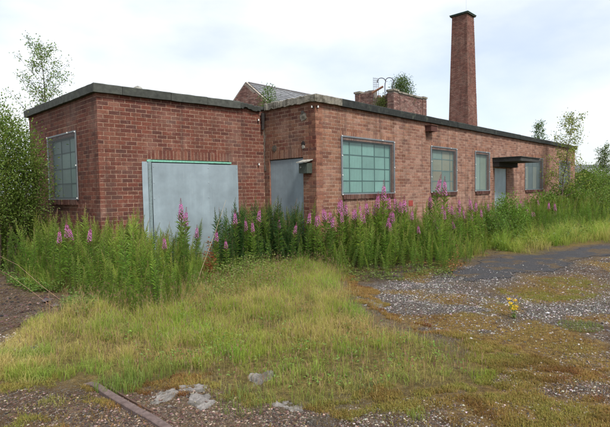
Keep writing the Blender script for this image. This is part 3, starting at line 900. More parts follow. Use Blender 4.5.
# chimney: square, tapering, flat cap with a thin edge
CZ = 36.0
PAL_CH = np.array([(0.19, 0.088, 0.068), (0.17, 0.078, 0.062), (0.21, 0.10, 0.08), (0.15, 0.072, 0.060), (0.22, 0.12, 0.098), (0.16, 0.072, 0.06), (0.185, 0.108, 0.086)]) * .8 + np.array([.20, .108, .084]) * .2
cor = at_depth(466.9, 12.0, CZ); cor_b = at_depth(469.6, 128, CZ)
ztop = float(cor[2]); zlow = float(cor_b[2])
wt, wb = 15.6 * CZ / F, 21.0 * CZ / F
slope = (wb - wt) / 2 / (ztop - zlow)
base_half = wt / 2 + slope * ztop
axis_xy = cor + dL * wt / 2 + dR * wt / 2
chim = empty('chimney', (float(axis_xy[0]), float(axis_xy[1]), 0))
tag(chim, 'tall tapering square red brick chimney stack rising behind the building', 'chimney')
ax0 = np.array([0, 0, 0.0])
def chv(h, z, sx, sy): return ax0 + dR * sx * h + dL * sy * h + UZ * z
mb = MB()
V = [chv(base_half, 0, *q) for q in ((-1, -1), (1, -1), (1, 1), (-1, 1))] + [chv(wt / 2, ztop - .1, *q) for q in ((-1, -1), (1, -1), (1, 1), (-1, 1))]
mb.add(V, None, [(0, 1, 5, 4), (1, 2, 6, 5), (2, 3, 7, 6), (3, 0, 4, 7), (4, 5, 6, 7), (3, 2, 1, 0)], (0.235, 0.15, 0.12))
shaft = mb.obj('shaft', M['mortar'], chim)
B = Bricks(); rr = random.Random(8)
tp = lambda z: slope * z
face_bricks(B, chv(base_half, 0, -1, -1), dR, -dL, base_half * 2, 3.0, ztop - .12, PAL_CH, rr, taper=tp)
face_bricks(B, chv(base_half, 0, -1, 1), -dL, -dR, base_half * 2, 3.0, ztop - .12, PAL_CH, rr, taper=tp)
face_bricks(B, chv(base_half, 0, 1, -1), dL, dR, base_half * 2, 3.0, ztop - .12, PAL_CH, rr, taper=tp)
tag(B.mb().obj('brick_courses', M['brick'], shaft), kind='stuff')
mb = MB(); h = wt / 2 + 0.12
mb.box((0, 0, ztop - .04), dR * h, dL * h, UZ * .045, (0.045, 0.055, 0.05)); mb.box((0, 0, ztop + .025), dR * (h + .03), dL * (h + .03), UZ * .02, (0.06, 0.12, 0.10))
mb.obj('cap', M['felt'], chim)
mb = MB(); mb.tube([chv(wt / 2 - .1, ztop, -1, -1) * np.array([1, 1, 1]), chv(wt / 2 - .1, ztop + 1.0, -1, -1)], 0.006, 5, (0.45, 0.45, 0.45)); mb.obj('lightning_rod', M['steel'], chim)

# roofless brick tower with corner piers and a broken side
TZ = 25.0
tc_ = at_depth(393.8, 88.5, TZ); tz = float(tc_[2])
wR = 35.5 / 0.557 * TZ / F; wL = 41.0 / 0.848 * TZ / F
PAL_T = np.array([(0.20, 0.105, 0.088), (0.17, 0.088, 0.075), (0.24, 0.14, 0.12), (0.14, 0.080, 0.070), (0.26, 0.17, 0.145)])
t0 = np.array([tc_[0], tc_[1], 0.0])
tower = empty('brick_tower', (float(t0[0]), float(t0[1]), 0))
tag(tower, 'roofless grey-brown brick tank tower with corner piers and a broken side', 'tower')
T_ = 0.24
def tbox(name, a0, a1, b0, b1, z0, z1, mat, col, par=None, jz=0.0, seed=0):
    """box in the tower's frame: a along the long wall's direction, b to the back; ragged top when jz"""
    r_ = random.Random(seed); mb = MB(); n = 1 if jz == 0 else 8; V = []; f = []
    alongA = (a1 - a0) > (b1 - b0)
    for i in range(n + 1):
        u = i / n; zt = z1 + (r_.uniform(-jz, jz) if jz else 0)
        if alongA: q = [(a0 + (a1 - a0) * u, b0), (a0 + (a1 - a0) * u, b1)]
        else: q = [(a1, b0 + (b1 - b0) * u), (a0, b0 + (b1 - b0) * u)]
        for (a, b) in q: V += [dR * a + dL * b + UZ * z0, dR * a + dL * b + UZ * zt]
    for i in range(n):
        o = i * 4
        f += [(o, o + 4, o + 5, o + 1), (o + 2, o + 3, o + 7, o + 6), (o + 1, o + 5, o + 7, o + 3), (o, o + 2, o + 6, o + 4)]
    e = n * 4
    f += [(0, 1, 3, 2), (e, e + 2, e + 3, e + 1)]
    mb.add(V, None, f, col)
    return mb.obj(name, mat, par or tower)
MT = (0.30, 0.26, 0.225)
wall_r = tbox('wall', 0.38, wR - 0.38, 0.06, 0.06 + T_, 0, tz - .15, M['mortar'], MT)
B = Bricks(); rr = random.Random(3)
face_bricks(B, dR * 0.38 + dL * 0.06, dR, -dL, wR - 0.76, 2.0, tz - .15, PAL_T, rr)
tag(B.mb().obj('brick_courses', M['brick'], wall_r), kind='stuff')
tbox('broken_wall', 0.06, 0.06 + T_, 0.38, wL * .5, 0, tz - .28, M['brick'], (0.15, 0.09, 0.075), jz=0.12, seed=8)
wall_l = tbox('broken_wall', 0.06, 0.06 + T_, wL * .5, wL - 0.30, 0, tz + .12, M['mortar'], MT, jz=0.05, seed=5)
B = Bricks()
face_bricks(B, dL * (wL - .30) + dR * 0.06, -dL, -dR, wL * .5 - 0.30, 2.0, tz + .06, PAL_T * 0.9, rr)
tag(B.mb().obj('brick_courses', M['brick'], wall_l), kind='stuff')
tbox('wall', 0.38, wR - 0.2, wL - .26, wL - .02, 0, tz - 1.0, M['brick'], (0.16, 0.09, 0.08), jz=0.2, seed=6)
tbox('wall', wR - .30, wR - .06, 0.38, wL - .4, 0, tz - .5, M['brick'], (0.18, 0.10, 0.085), jz=0.05, seed=7)
for i, (a0, a1, b0, b1, zz, jz) in enumerate(((0, .40, 0, .40, tz, 0), (wR - .38, wR, 0, .38, tz - .02, 0), (0, .36, wL - .32, wL, tz + .2, 0), (wR - .36, wR, wL - .36, wL, tz - .6, 0))):
    p = tbox('pier', a0, a1, b0, b1, 0, zz - .1, M['mortar'], (0.28, 0.25, 0.21))
    B = Bricks()
    face_bricks(B, dR * a0 + dL * b0, dR, -dL, a1 - a0, 2.0, zz - .12, PAL_T * 1.05, rr); face_bricks(B, dR * a0 + dL * b1, -dL, -dR, b1 - b0, 2.0, zz - .12, PAL_T * 0.95, rr)
    tag(B.mb().obj('brick_courses', M['brick'], p), kind='stuff')
    tbox('cap_stone', a0 - .05, a1 + .05, b0 - .05, b1 + .05, zz - .1, zz, M['concrete'], (0.27, 0.25, 0.20), p)
tbox('coping', .451, wR - .431, .0, .06 + T_ + .05, tz - .15, tz - .06, M['concrete'], (0.26, 0.24, 0.20))
for (px, y0, rad) in ((381.5, 76.5, 0.20), (389.5, 76.0, 0.19)):     # cat-ladder hoops
    c = at_depth(px, y0 + 5.0, TZ + 0.9) - np.array([t0[0], t0[1], 0]); mb = MB()
    an = np.linspace(-0.55, math.pi + 0.25, 15)
    mb.tube([c + np.array([math.cos(a) * rad * 1.1, 0.05 * math.sin(a), math.sin(a) * rad]) for a in an[::-1]] + [c + np.array([rad * .9, 0, -.15 - rad * .5]), c + np.array([rad * .9, 0.0, tz - .9 - c[2]])], 0.022, 6, (0.06, 0.055, 0.06)); mb.obj('hoop', M['rust'], tower)
c0 = at_depth(373.5, 83, TZ + .8) - np.array([t0[0], t0[1], 0])
for i in range(4):
    mb = MB(); x = c0 + np.array([.09 * i, 0, 0]); mb.tube([[x[0], x[1], tz - .9], [x[0], x[1], c0[2] + .3 - .02 * i]], 0.012, 5, (0.18, 0.18, 0.18)); mb.obj('mesh_rod', M['rust'], tower)
mb = MB()
for i in range(5): mb.tube([c0 + np.array([-.02, 0, .25 - i * .11]), c0 + np.array([.30, 0, .23 - i * .11])], 0.009, 4, (0.2, 0.2, 0.2))
mb.obj('mesh_rungs', M['rust'], tower)
mb = MB(); s = at_depth(372, 93, TZ + .25) - np.array([t0[0], t0[1], 0]); e = at_depth(383, 86.5, TZ + .3) - np.array([t0[0], t0[1], 0]); mb.tube([s, e], 0.06, 4, (0.20, 0.10, 0.06)); mb.obj('fallen_beam', M['rust'], tower)

tbox('tank_floor', .3, wR - .3, .3, wL - .26, tz - 1.25, tz - 1.05, M['concrete'], (0.2, 0.19, 0.16))

# far gabled workshop with slate roof
GZ_ = 30.0
ap = at_depth(244.8, 83.0, GZ_); gz_ = float(ap[2]); g_o = np.array([ap[0], ap[1], 0.0])
shop = empty('gabled_workshop', (float(g_o[0]), float(g_o[1]), 0))
tag(shop, 'brick gable end and slate roof showing above the inner roof corner', 'building')
HW, drop_, LN = 3.6, 2.65, 11.0
ez = gz_ - drop_
mb = MB(); V = []
for s in (0.0, 0.3):
    V += [dL * HW + dR * s, -dL * HW + dR * s, -dL * HW + dR * s + UZ * ez, dR * s + UZ * gz_, dL * HW + dR * s + UZ * ez]
mb.add(V, [(2, 3, 4), (7, 9, 8)], [(0, 1, 2, 4), (5, 9, 7, 6), (0, 4, 9, 5), (1, 6, 7, 2), (2, 7, 8, 3), (3, 8, 9, 4)], MT)
gw = mb.obj('gable_wall', M['mortar'], shop)
B = Bricks(); rr = random.Random(12)
face_bricks(B, dL * HW, -dL, -dR, 2 * HW, 4.5, gz_ - .05, PAL_T * 1.05, rr, skip=lambda a, z: z > ez + drop_ * (1 - abs(a - HW) / HW) - .12)
tag(B.mb().obj('brick_courses', M['brick'], gw), kind='stuff')
mb = MB()
for s in (-1, 1):
    mb.add([dL * s * HW + dR * .3 + UZ * 0, dL * s * HW + dR * LN + UZ * 0, dL * s * HW + dR * LN + UZ * ez, dL * s * HW + dR * .3 + UZ * ez], None, [(0, 1, 2, 3)], (0.2, 0.1, 0.08))
mb.add([dL * HW + dR * LN, -dL * HW + dR * LN, -dL * HW + dR * LN + UZ * ez, dR * LN + UZ * gz_, dL * HW + dR * LN + UZ * ez], [(2, 3, 4)], [(0, 1, 2, 4)], (0.2, 0.1, 0.08))
mb.obj('side_walls', M['brick'], shop)
rf = None
for s in (-1, 1):
    mb = MB(); nc = 15; r_ = random.Random(4 + s)
    for k in range(nc):                                     # slate courses, each lapping the one below
        f0, f1 = k / nc, (k + 1) / nc
        p0 = dL * s * HW * 1.04 * (1 - f0) + UZ * (ez - .04 + (drop_ + .06) * f0 + .055); p1 = dL * s * HW * 1.04 * (1 - f1) + UZ * (ez - .04 + (drop_ + .06) * f1 + .03)
        x = 0.32 - (0.2 if k % 2 else 0)
        while x < LN:
            a, b = max(x, .32), min(x + .42, LN)
            if b - a > .05: mb.add([p0 + dR * (a + .006), p0 + dR * (b - .006), p1 + dR * (b - .006), p1 + dR * (a + .006)] , None, [(0, 1, 2, 3)], np.array((0.17, 0.175, 0.185)) * r_.uniform(.75, 1.25))
            x += .42
    o = mb.obj('roof', M['slate'], shop)
    mb = MB(); P0 = dL * s * HW + UZ * ez; P1 = UZ * gz_
    mb.add([P0 + dR * .02, P1 + dR * .02, P1 + dR * LN, P0 + dR * LN], None, [(0, 1, 2, 3)], (0.06, 0.06, 0.06)); mb.obj('underlay', M['slate'], o)
    mb = MB(); mb.tube([P0 - UZ * .05 + dR * .12 + dL * s * .1, P1 + dR * .12 + UZ * .04], .075, 4, (0.33, 0.29, 0.25)); mb.obj('verge', M['concrete'], o)
mb = MB(); mb.tube([dR * .3 + UZ * (gz_ + .06), dR * LN + UZ * (gz_ + .06)], .07, 6, (0.14, 0.13, 0.13)); mb.obj('ridge', M['slate'], shop)

# far shed at the right edge
sp = on_z(603, 199, 0.0) * 1.0
so = at_depth(600.5, 168.5, 60.0); s_o = np.array([so[0] + 2.2, 60.0, 0])
shed = empty('far_shed', tuple(s_o)); tag(shed, 'small grey-roofed shed half hidden by bushes at the right edge', 'shed')
sz = float(so[2])
mb = MB(); mb.box((0, 2.5, (sz - .9) / 2), (2.4, 0, 0), (0, 2.5, 0), (0, 0, (sz - .9) / 2), (0.20, 0.14, 0.12)); mb.obj('wall', M['brick'], shed)
mb = MB()
mb.add([(-2.8, -.4, sz - 1.0), (2.8, -.4, sz - 1.0), (2.8, 2.5, sz + .1), (-2.8, 2.5, sz + .1), (2.8, 5.4, sz - 1.0), (-2.8, 5.4, sz - 1.0)], None, [(0, 1, 2, 3), (3, 2, 4, 5)], (0.23, 0.23, 0.235)); mb.obj('roof', M['slate'], shed)
mb = MB(); mb.box((-.6, -.02, .95), (.5, 0, 0), (0, .04, 0), (0, 0, .95), (0.03, 0.03, 0.035)); mb.obj('door', M['paint'], shed)
so = at_depth(577, 163.5, 72.0); s_o = np.array([so[0] - 3, 74.0, 0]); sz = float(so[2])
lsh = empty('long_low_shed', tuple(s_o)); tag(lsh, 'long low dark-roofed shed beyond the bushes past the building end', 'shed')
mb = MB(); mb.box((9, 3, (sz - 1.2) / 2), (9, 0, 0), (0, 3, 0), (0, 0, (sz - 1.2) / 2), (0.18, 0.12, 0.10)); mb.obj('wall', M['brick'], lsh)
mb = MB(); mb.add([(-.4, -.4, sz - 1.3), (18.4, -.4, sz - 1.3), (18.4, 3, sz), (-.4, 3, sz), (18.4, 6.4, sz - 1.3), (-.4, 6.4, sz - 1.3)], None, [(0, 1, 2, 3), (3, 2, 4, 5)], (0.085, 0.09, 0.095)); mb.obj('roof', M['slate'], lsh)

# ---------------------------------------------------------------- trees and shrubs
def grow(rng, mbw, base, height, lean, rad, nlimb, spread, colw=(0.12, 0.10, 0.08), start=0.25, up=0.9):
    """trunk + limbs + twigs; returns twig points that carry leaves"""
    base = np.array(base, float); k = 9
    tr = np.array([base + np.array([lean[0] * (i / k) ** 1.3, lean[1] * (i / k) ** 1.3, height * i / k]) + np.append(rng.normal(0, .012 * height * min(i, 1), 2), 0) for i in range(k + 1)])
    mbw.tube(tr, np.linspace(rad, rad * .12, k + 1), 7, colw)
    tips = []
    for i in range(nlimb):
        f = start + (1 - start) * (i + rng.uniform(0, .9)) / nlimb
        p = tr[0] + 0; j = min(int(f * k), k - 1); p = tr[j] + (tr[j + 1] - tr[j]) * (f * k - j)
        a = i * 2.4 + rng.uniform(-.5, .5); ln = spread * (1.05 - f * .75) * rng.uniform(.7, 1.25)
        d = np.array([math.cos(a), math.sin(a), up * rng.uniform(.6, 1.3)]); d /= np.linalg.norm(d)
        pts = [p + d * ln * u + np.array([0, 0, .12 * ln * u * u]) + rng.normal(0, .03 * ln, 3) * u for u in np.linspace(0, 1, 6)]
        mbw.tube(pts, np.linspace(rad * .38 * (1.1 - f), .003, 6), 5, colw)
        for m in range(7):
            u = rng.uniform(.25, 1); q = np.array(pts[min(int(u * 5), 4)]); e = d * .5 + rng.normal(0, .6, 3); e /= np.linalg.norm(e)
            l2 = ln * rng.uniform(.18, .4); tw = [q, q + e * l2 * .5, q + e * l2 + np.array([0, 0, -.04 * l2])]
            mbw.tube(tw, [.004, .003, .0015], 3, colw)
            for v in np.linspace(.2, 1, 5): tips.append(q + e * l2 * v)
        for v in np.linspace(.4, 1, 6): tips.append(np.array(pts[int(v * 5)]))
    for v in np.linspace(.7, 1, 8): tips.append(tr[0] + (tr[-1] - tr[0]) * v)
    return np.array(tips)
def tree(name, label, base, height, lean, rad, nlimb, spread, nleaf, leaf, col, seed, cat='tree', group=None, scat=0.07, start=.25, up=.9, colw=(0.12, 0.10, 0.08), droop=.25):
    rng = np.random.default_rng(seed)
    root = empty(name, tuple(base)); tag(root, label, cat, group)
    mbw = MB(); tips = grow(rng, mbw, (0, 0, -0.03), height, lean, rad, nlimb, spread, colw, start, up)
    mbw.obj('trunk', M['bark'], root)
    mb = MB(); i = rng.integers(0, len(tips), nleaf)
    p = tips[i] + rng.normal(0, scat, (nleaf, 3)); d = rng.normal(0, 1, (nleaf, 3)); d[:, 2] -= droop
    cl_ = (0.75 + 0.5 * rng.random(len(tips)))[i][:, None]
    leaves(mb, p, d, leaf * rng.uniform(.6, 1.3, nleaf), leaf * .62 * rng.uniform(.7, 1.2, nleaf), jit(col, nleaf, rng, .2, .09) * cl_, rng, roll=1.6)
    mb.obj('crown', M['leaf'], root)
    return root
def shrub(name, label, base, size, nstem, nclump, nper, leaf, col, seed, cat='shrub', group=None, aspect=.5, colw=(0.13, 0.10, 0.07), clump=.16, shape=0.55):
    rng = np.random.default_rng(seed); rx, ry, hz = size
    root = empty(name, tuple(base)); tag(root, label, cat, group)
    mbw = MB()
    ce = []
    while len(ce) < nclump:
        q = rng.uniform(-1, 1, 3); r = np.linalg.norm(q)
        if r < 1 and r > 0.35 * rng.random():
            zz = q[2] * .5 + .5; k = (1.0 - .35 * zz) * (0.85 + .3 * rng.random())
            ce.append((q[0] * rx * k, q[1] * ry * k, hz * (0.04 + .96 * zz) * (1 if rng.random() > .12 else 1.08)))
    ce = np.array(ce)
    for i in range(nstem):
        t = ce[rng.integers(len(ce))]; b = np.array([t[0] * .25 + rng.normal(0, .08), t[1] * .25 + rng.normal(0, .08), -.02])
        m = b * .5 + t * .5 + np.array([0, 0, .12 * hz])
        mbw.tube([b, b * .7 + m * .3 + rng.normal(0, .02, 3), m, t], [.016 * hz ** .5, .012 * hz ** .5, .008 * hz ** .5, .003], 5, colw)
    mbw.obj('stems', M['bark'], root)
    n = nclump * nper; mb = MB()
    i = np.repeat(np.arange(nclump), nper)
    off = rng.normal(0, clump, (n, 3)); p = ce[i] + off
    p[:, 2] = np.maximum(p[:, 2], 0.02)
    d = off / clump + rng.normal(0, .7, (n, 3)) + np.array([0, 0, .25])
    tint = rng.uniform(.68, 1.3, nclump)[i][:, None]
    leaves(mb, p, d, leaf * rng.uniform(.6, 1.3, n), leaf * aspect * rng.uniform(.8, 1.2, n), jit(col, n, rng, .16, .08) * tint, rng, roll=1.2)
    mb.obj('crown', M['leaf'], root)
    return root
def G(px, py):
    p = on_z(px, py, 0.0); return np.array([p[0], p[1], h1(p[0], p[1])])
def P(px, Y):
    """ground point in the direction of a photo column at distance Y"""
    p = at_depth(px, 200, Y); return np.array([p[0], p[1], h1(p[0], p[1])])

tree('birch_sapling', 'thin sparse-leaved birch rising behind the left roof corner', P(53, 14.6), 5.95, (-0.25, .1), .055, 44, 1.95, 4600, .062, (0.15, 0.215, 0.06), 41, start=.3, up=1.0, scat=.06)
shrub('sallow_bush', 'tall leafy green bush at the left edge against the side wall', P(2, 10.0), (1.0, 1.0, 3.45), 16, 420, 56, .058, (0.125, 0.18, 0.036), 42, 'bush', clump=.15)
shrub('sallow_bush', 'slimmer bush half covering the end of the side wall by its window', P(25, 10.1), (.42, .42, 2.95), 8, 130, 44, .05, (0.115, 0.17, 0.036), 43, 'bush', clump=.14)
shrub('young_willow', 'pale yellow-green shoots topping the bushes at the far left edge', P(9, 12.8), (.55, .55, 4.0), 7, 80, 30, .055, (0.15, 0.22, 0.05), 44, 'bush', clump=.16)
tree('leaning_sapling', 'slender sapling leaning in front of the far building end', P(559.5, 20.8), 4.75, (0.60, .0), .045, 34, 1.4, 2500, .08, (0.22, 0.25, 0.06), 45, start=.22, up=.7, scat=.09)
tree('far_tree', 'small round tree top just above the far roof edge', P(537, 44), 7.3, (0.1, 0), .10, 22, 1.7, 1900, .15, (0.105, 0.16, 0.06), 46, start=.4, scat=.13)
tree('far_tree', 'small tree above the grey shed at the right edge', P(602.5, 52), 5.6, (0.1, 0), .10, 22, 2.0, 1700, .17, (0.11, 0.15, 0.06), 47, start=.4, scat=.14)
for i, (px, Y, rx, h, col, lb) in enumerate(((584, 27, 1.1, 2.75, (0.12, 0.185, 0.032), 'bright green bush just past the far building end'),
                                           (596, 28.5, 1.3, 2.7, (0.125, 0.19, 0.036), 'rounded yellow-green bush in front of the long low shed'),
                                           (612, 27, 1.2, 2.3, (0.10, 0.16, 0.032), 'darker green bush cut by the right edge'),
                                           (572, 24.5, .8, 1.9, (0.10, 0.165, 0.030), 'low green bush at the foot of the leaning sapling'),
                                           (605, 23, 1.0, 1.35, (0.14, 0.20, 0.045), 'low spreading bush near the right edge behind the grass strip'),
                                           (586, 22, 1.0, 1.15, (0.12, 0.175, 0.038), 'low bush between the sapling and the right edge'),
                                           (566, 21.5, .9, 1.5, (0.13, 0.20, 0.04), 'leafy bush directly below the last window of the long wall'),
                                           (548, 19.5, .8, 1.15, (0.14, 0.21, 0.042), 'low leafy bush below the window beside the canopy'),
                                           (620, 25, 1.3, 1.8, (0.13, 0.19, 0.04), 'broad green bush at the extreme right edge'))):
    shrub('bush', lb, P(px, Y), (rx, rx, h), 8, 150, 34, .10, col, 60 + i, 'bush', clump=.2)
sb = P(510, 14.3)
shrub('sallow_seedling', 'small bright green bush in front of the far pale door', sb, (.55, .5, 1.32), 8, 100, 34, .06, (0.125, 0.21, 0.038), 71, 'bush', clump=.11)
shrub('dwarf_birch', 'leafy green bush beside the pale door, left of the bright seedling', P(497, 13.2), (.40, .4, 1.05), 6, 60, 30, .055, (0.11, 0.19, 0.038), 72, 'bush', clump=.1)
# buddleia on the tower and a seedling on the roof
tb_ = at_depth(402.0, 90, TZ + 1.75)
shrub('buddleia', 'dark green shrub growing out of the top of the brick tower', (tb_[0], tb_[1], tz - 1.06), (.70, .36, 2.1), 7, 170, 34, .085, (0.095, 0.145, 0.05), 73, 'shrub', clump=.13)
tb2 = at_depth(387, 90, TZ + .7)
shrub('bramble', 'yellow-green plant in the gap of the broken tower side', (tb2[0], tb2[1], tz - 1.06), (.45, .35, .85), 6, 60, 24, .07, (0.13, 0.16, 0.045), 74, 'shrub', clump=.13)
tb2 = at_depth(381, 97, TZ + .45)
shrub('fern', 'green plant hanging over the low broken tower wall', (tb2[0], tb2[1], tz - 1.06), (.40, .22, .6), 6, 40, 22, .07, (0.09, 0.12, 0.035), 75, 'shrub', clump=.1)
rs = at_depth(269.5, 100, 13.2)
shrub('roof_seedling', 'small green seedling growing on the flat roof by the slate roof', (rs[0], rs[1], ZR - .05), (.22, .22, .86), 6, 46, 22, .05, (0.10, 0.16, 0.045), 76, 'shrub', clump=.06)

# ---------------------------------------------------------------- willowherb
def willow_parts(seed, h=1.3, flower=True, lush=1.0, col=(0.095, 0.185, 0.034), tipc=(0.20, 0.27, 0.06)):
    """stem, leaves and flower spike of one rosebay willowherb, as three builders"""
    rng = np.random.default_rng(seed)
    st, lf, fl = MB(), MB(), MB()
    k = 7; bend = rng.normal(0, .05, 2) * h
    path = np.array([[bend[0] * (i / k) ** 2, bend[1] * (i / k) ** 2, h * i / k] for i in range(k + 1)])
    sc = np.array([(0.11, 0.12, 0.045)] * (k + 1)); sc[k - 2:] = (0.16, 0.11, 0.07)
    st.tube(path, np.linspace(.0048, .0018, k + 1), 4, sc)
    def along_(u):
        u = np.asarray(u); return np.stack([bend[0] * u ** 2, bend[1] * u ** 2, h * u], -1)
    top = 0.80 if flower else 0.985
    n = int(92 * lush * h)
    u = np.linspace(.06, top, n) ** .85
    a = np.arange(n) * 2.4 + rng.uniform(0, 6)
    el = .62 + .55 * u ** 2 + rng.normal(0, .22, n) - (1 - u) * .5
    d = np.stack([np.cos(a) * np.cos(el), np.sin(a) * np.cos(el), np.sin(el)], -1)
    size = (np.clip((1.08 - u) / .35, .22, 1) * np.clip(.4 + u * 1.6, 0, 1)) * .105 * rng.uniform(.7, 1.2, n)
    c = jit(col, n, rng, .16, .07); w_ = np.clip((u - .62) / .38, 0, 1)[:, None]
    c = c * (1 - w_ * .75) + np.array(tipc) * w_ * .75
    lo = np.clip((.22 - u) / .2, 0, 1)[:, None] * .7
    c = c * (1 - lo) + np.array((0.14, 0.11, 0.04)) * lo
    leaves(lf, along_(u), d, size, size * .135, c, rng, droop=.10)
    if not flower and seed % 3 == 0:                  # unopened bud tip
        m = 16; v = np.linspace(.93, 1.03, m); a = np.arange(m) * 2.4; e2 = .6 + (v - .93) * 8
        leaves(fl, along_(v), np.stack([np.cos(a) * np.cos(e2), np.sin(a) * np.cos(e2), np.sin(e2)], -1), .022, .006, jit((0.34, 0.20, 0.16), m, rng, .2, .1), rng, fold=.5)
    if flower:
        m = 40; v = np.linspace(.76, .925, m); a = np.arange(m) * 2.4
        r = .030 * (1.15 - (v - .76) / .165 * .7)
        cen = along_(v) + np.stack([np.cos(a) * r, np.sin(a) * r, r * .25], -1)
        for t in range(4):
            ph = t * math.pi / 2 + .4
            o = np.stack([-np.sin(a) * math.cos(ph), np.cos(a) * math.cos(ph), np.full(m, math.sin(ph))], -1) + np.stack([np.cos(a), np.sin(a), a * 0], -1) * .35
            leaves(fl, cen, o, .0165 * rng.uniform(.8, 1.2, m), .0135, jit((0.60, 0.22, 0.52), m, rng, .16, .09), rng, fold=.1)
        st2 = along_(v)
        for i in range(0, m, 2): fl.tube([st2[i], cen[i]], .0016, 3, (0.30, 0.09, 0.16), cap=False)
        m = 22; v = np.linspace(.92, 1.0, m); a = np.arange(m) * 2.4; el = -.5 + (v - .92) * 14
        d = np.stack([np.cos(a) * np.cos(el), np.sin(a) * np.cos(el), np.sin(el)], -1)
        leaves(fl, along_(v), d, .024 * (1.2 - (v - .92) * 9), .0075, jit((0.34, 0.10, 0.19), m, rng, .2, .1), rng, fold=.5)
        # slim seed pods below the open flowers
        m = 16; v = np.linspace(.68, .76, m); a = np.arange(m) * 2.4
        d = np.stack([np.cos(a) * .8, np.sin(a) * .8, a * 0 + .6], -1)
        leaves(fl, along_(v), d, .055, .005, jit((0.26, 0.10, 0.10), m, rng, .2, .1), rng, fold=.5)
    return st, lf, fl
def joined(parts):
    m = MB()
    for p in parts:
        if p.n:
            v, c, f3, f4 = p.arrays(); m.add(v, f3, f4, c)
    return m.arrays()
YG = dict(col=(0.160, 0.250, 0.042), tipc=(0.34, 0.37, 0.085))
GN = dict(col=(0.120, 0.205, 0.038), tipc=(0.25, 0.29, 0.065))
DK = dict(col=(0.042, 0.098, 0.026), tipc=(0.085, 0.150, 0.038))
TPL = {k: [joined(willow_parts(100 + 13 * i + j, 1.25, False, 1.15, **kw)) for i in range(6)] for j, (k, kw) in enumerate((('yg', YG), ('gn', GN), ('dk', DK)))}
TPLF = [joined(willow_parts(300 + i, 1.35, True, 1.0, **GN)) for i in range(5)]

def inside_building(x, y):
    return sdist(np.array(WALLP), x, y) > -0.10
def scatter(poly, n, rng, ns=0.12):
    lo, hi = poly.min(0), poly.max(0); P_ = np.zeros((0, 2))
    while len(P_) < n:
        q = rng.uniform(lo, hi, (n * 2, 2))
        ok = (sdist(poly, q[:, 0], q[:, 1]) + (fbm(q[:, 0] * 2, q[:, 1] * 2, 5) - .5) * ns * 2 > 0) & ~inside_building(q[:, 0], q[:, 1])
        P_ = np.concatenate([P_, q[ok]])
    return P_[:n]
def wall_xy(wall, a, o): return tuple(wall.pt(a, 0, o)[:2])
def stand(name, label, poly, n, kinds, hrange, seed, cat='willowherb', ffrac=0.0, hfun=None, front=0.9):
    rng = np.random.default_rng(seed); mb = MB(); pts = scatter(poly, n, rng)
    hz = hgt(pts[:, 0], pts[:, 1]); edge = np.clip(sdist(poly, pts[:, 0], pts[:, 1]) / front, 0, 1)
    for (x, y), z, ed in zip(pts, hz, edge):
        k = kinds[rng.integers(len(kinds))]
        h = (hrange[0] + (hrange[1] - hrange[0]) * rng.beta(2, 2.2)) * (rng.uniform(.5, .9) if rng.random() < .22 else rng.uniform(.92, 1.1)) * (hfun(x, y) if hfun else 1) * (.40 + .60 * ed ** .8 if rng.random() < .85 else 1)
        T = TPLF[rng.integers(5)] if rng.random() < ffrac else TPL[k][rng.integers(6)]
        put(mb, T, (x, y, z - .02), rng.uniform(0, 6.28), h / 1.25, tint=rng.uniform(.75, 1.25) * (1 + rng.normal(0, .05, 3)), lean=rng.normal(0, .085, 2) * (3 if rng.random() < .06 else 1))
    o = mb.obj(name, M['leaf']); tag(o, label, cat, kind='stuff'); return o
A_, I_, B_, E_ = WALLP[1], WALLP[2], WALLP[3], WALLP[4]
gp = lambda x, y: tuple(on_z(x, y, 0)[:2])
left_poly = np.array([gp(-12, 258), gp(15, 282), gp(60, 294), gp(100, 312), gp(150, 320), gp(192, 310), gp(212, 290), wall_xy(W_FRONT, 2.6, -1.0), wall_xy(W_FRONT, 0.6, -1.0), wall_xy(W_LEFT, 0.6, -.6), gp(-25, 240)])
stand('willowherb_thicket', 'dense yellow-green willowherb stand before the left corner and wide sheeted door', left_poly, 960, ['yg', 'yg', 'gn'], (.95, 1.32), 21, ffrac=0.0,
      hfun=lambda x, y: (.82 if -.36 < x / y < -.2 else 1))
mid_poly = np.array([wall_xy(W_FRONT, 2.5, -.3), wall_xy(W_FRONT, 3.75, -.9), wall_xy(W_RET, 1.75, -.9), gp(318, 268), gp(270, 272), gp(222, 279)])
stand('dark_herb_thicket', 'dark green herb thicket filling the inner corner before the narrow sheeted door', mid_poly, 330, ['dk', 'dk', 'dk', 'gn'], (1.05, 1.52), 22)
right_poly = np.array([gp(312, 268), gp(335, 276), gp(400, 279), gp(450, 274), gp(475, 262), wall_xy(W_LONG, 7.4, -1.2), wall_xy(W_LONG, .8, -1.2), wall_xy(W_RET, 1.2, .2)])
stand('willowherb_thicket', 'tall willowherb stand along the wall below the large window', right_poly, 640, ['gn', 'yg', 'yg'], (.95, 1.45), 23, front=1.9)
far_poly = np.array([wall_xy(W_LONG, 6.6, -1.2), wall_xy(W_LONG, 19.8, -1.2), gp(640, 219), gp(600, 231), gp(520, 245), gp(478, 259)])
stand('willowherb_thicket', 'willowherb strip along the far end of the wall', far_poly, 820, ['gn', 'gn', 'yg'], (.85, 1.35), 24, front=1.2)

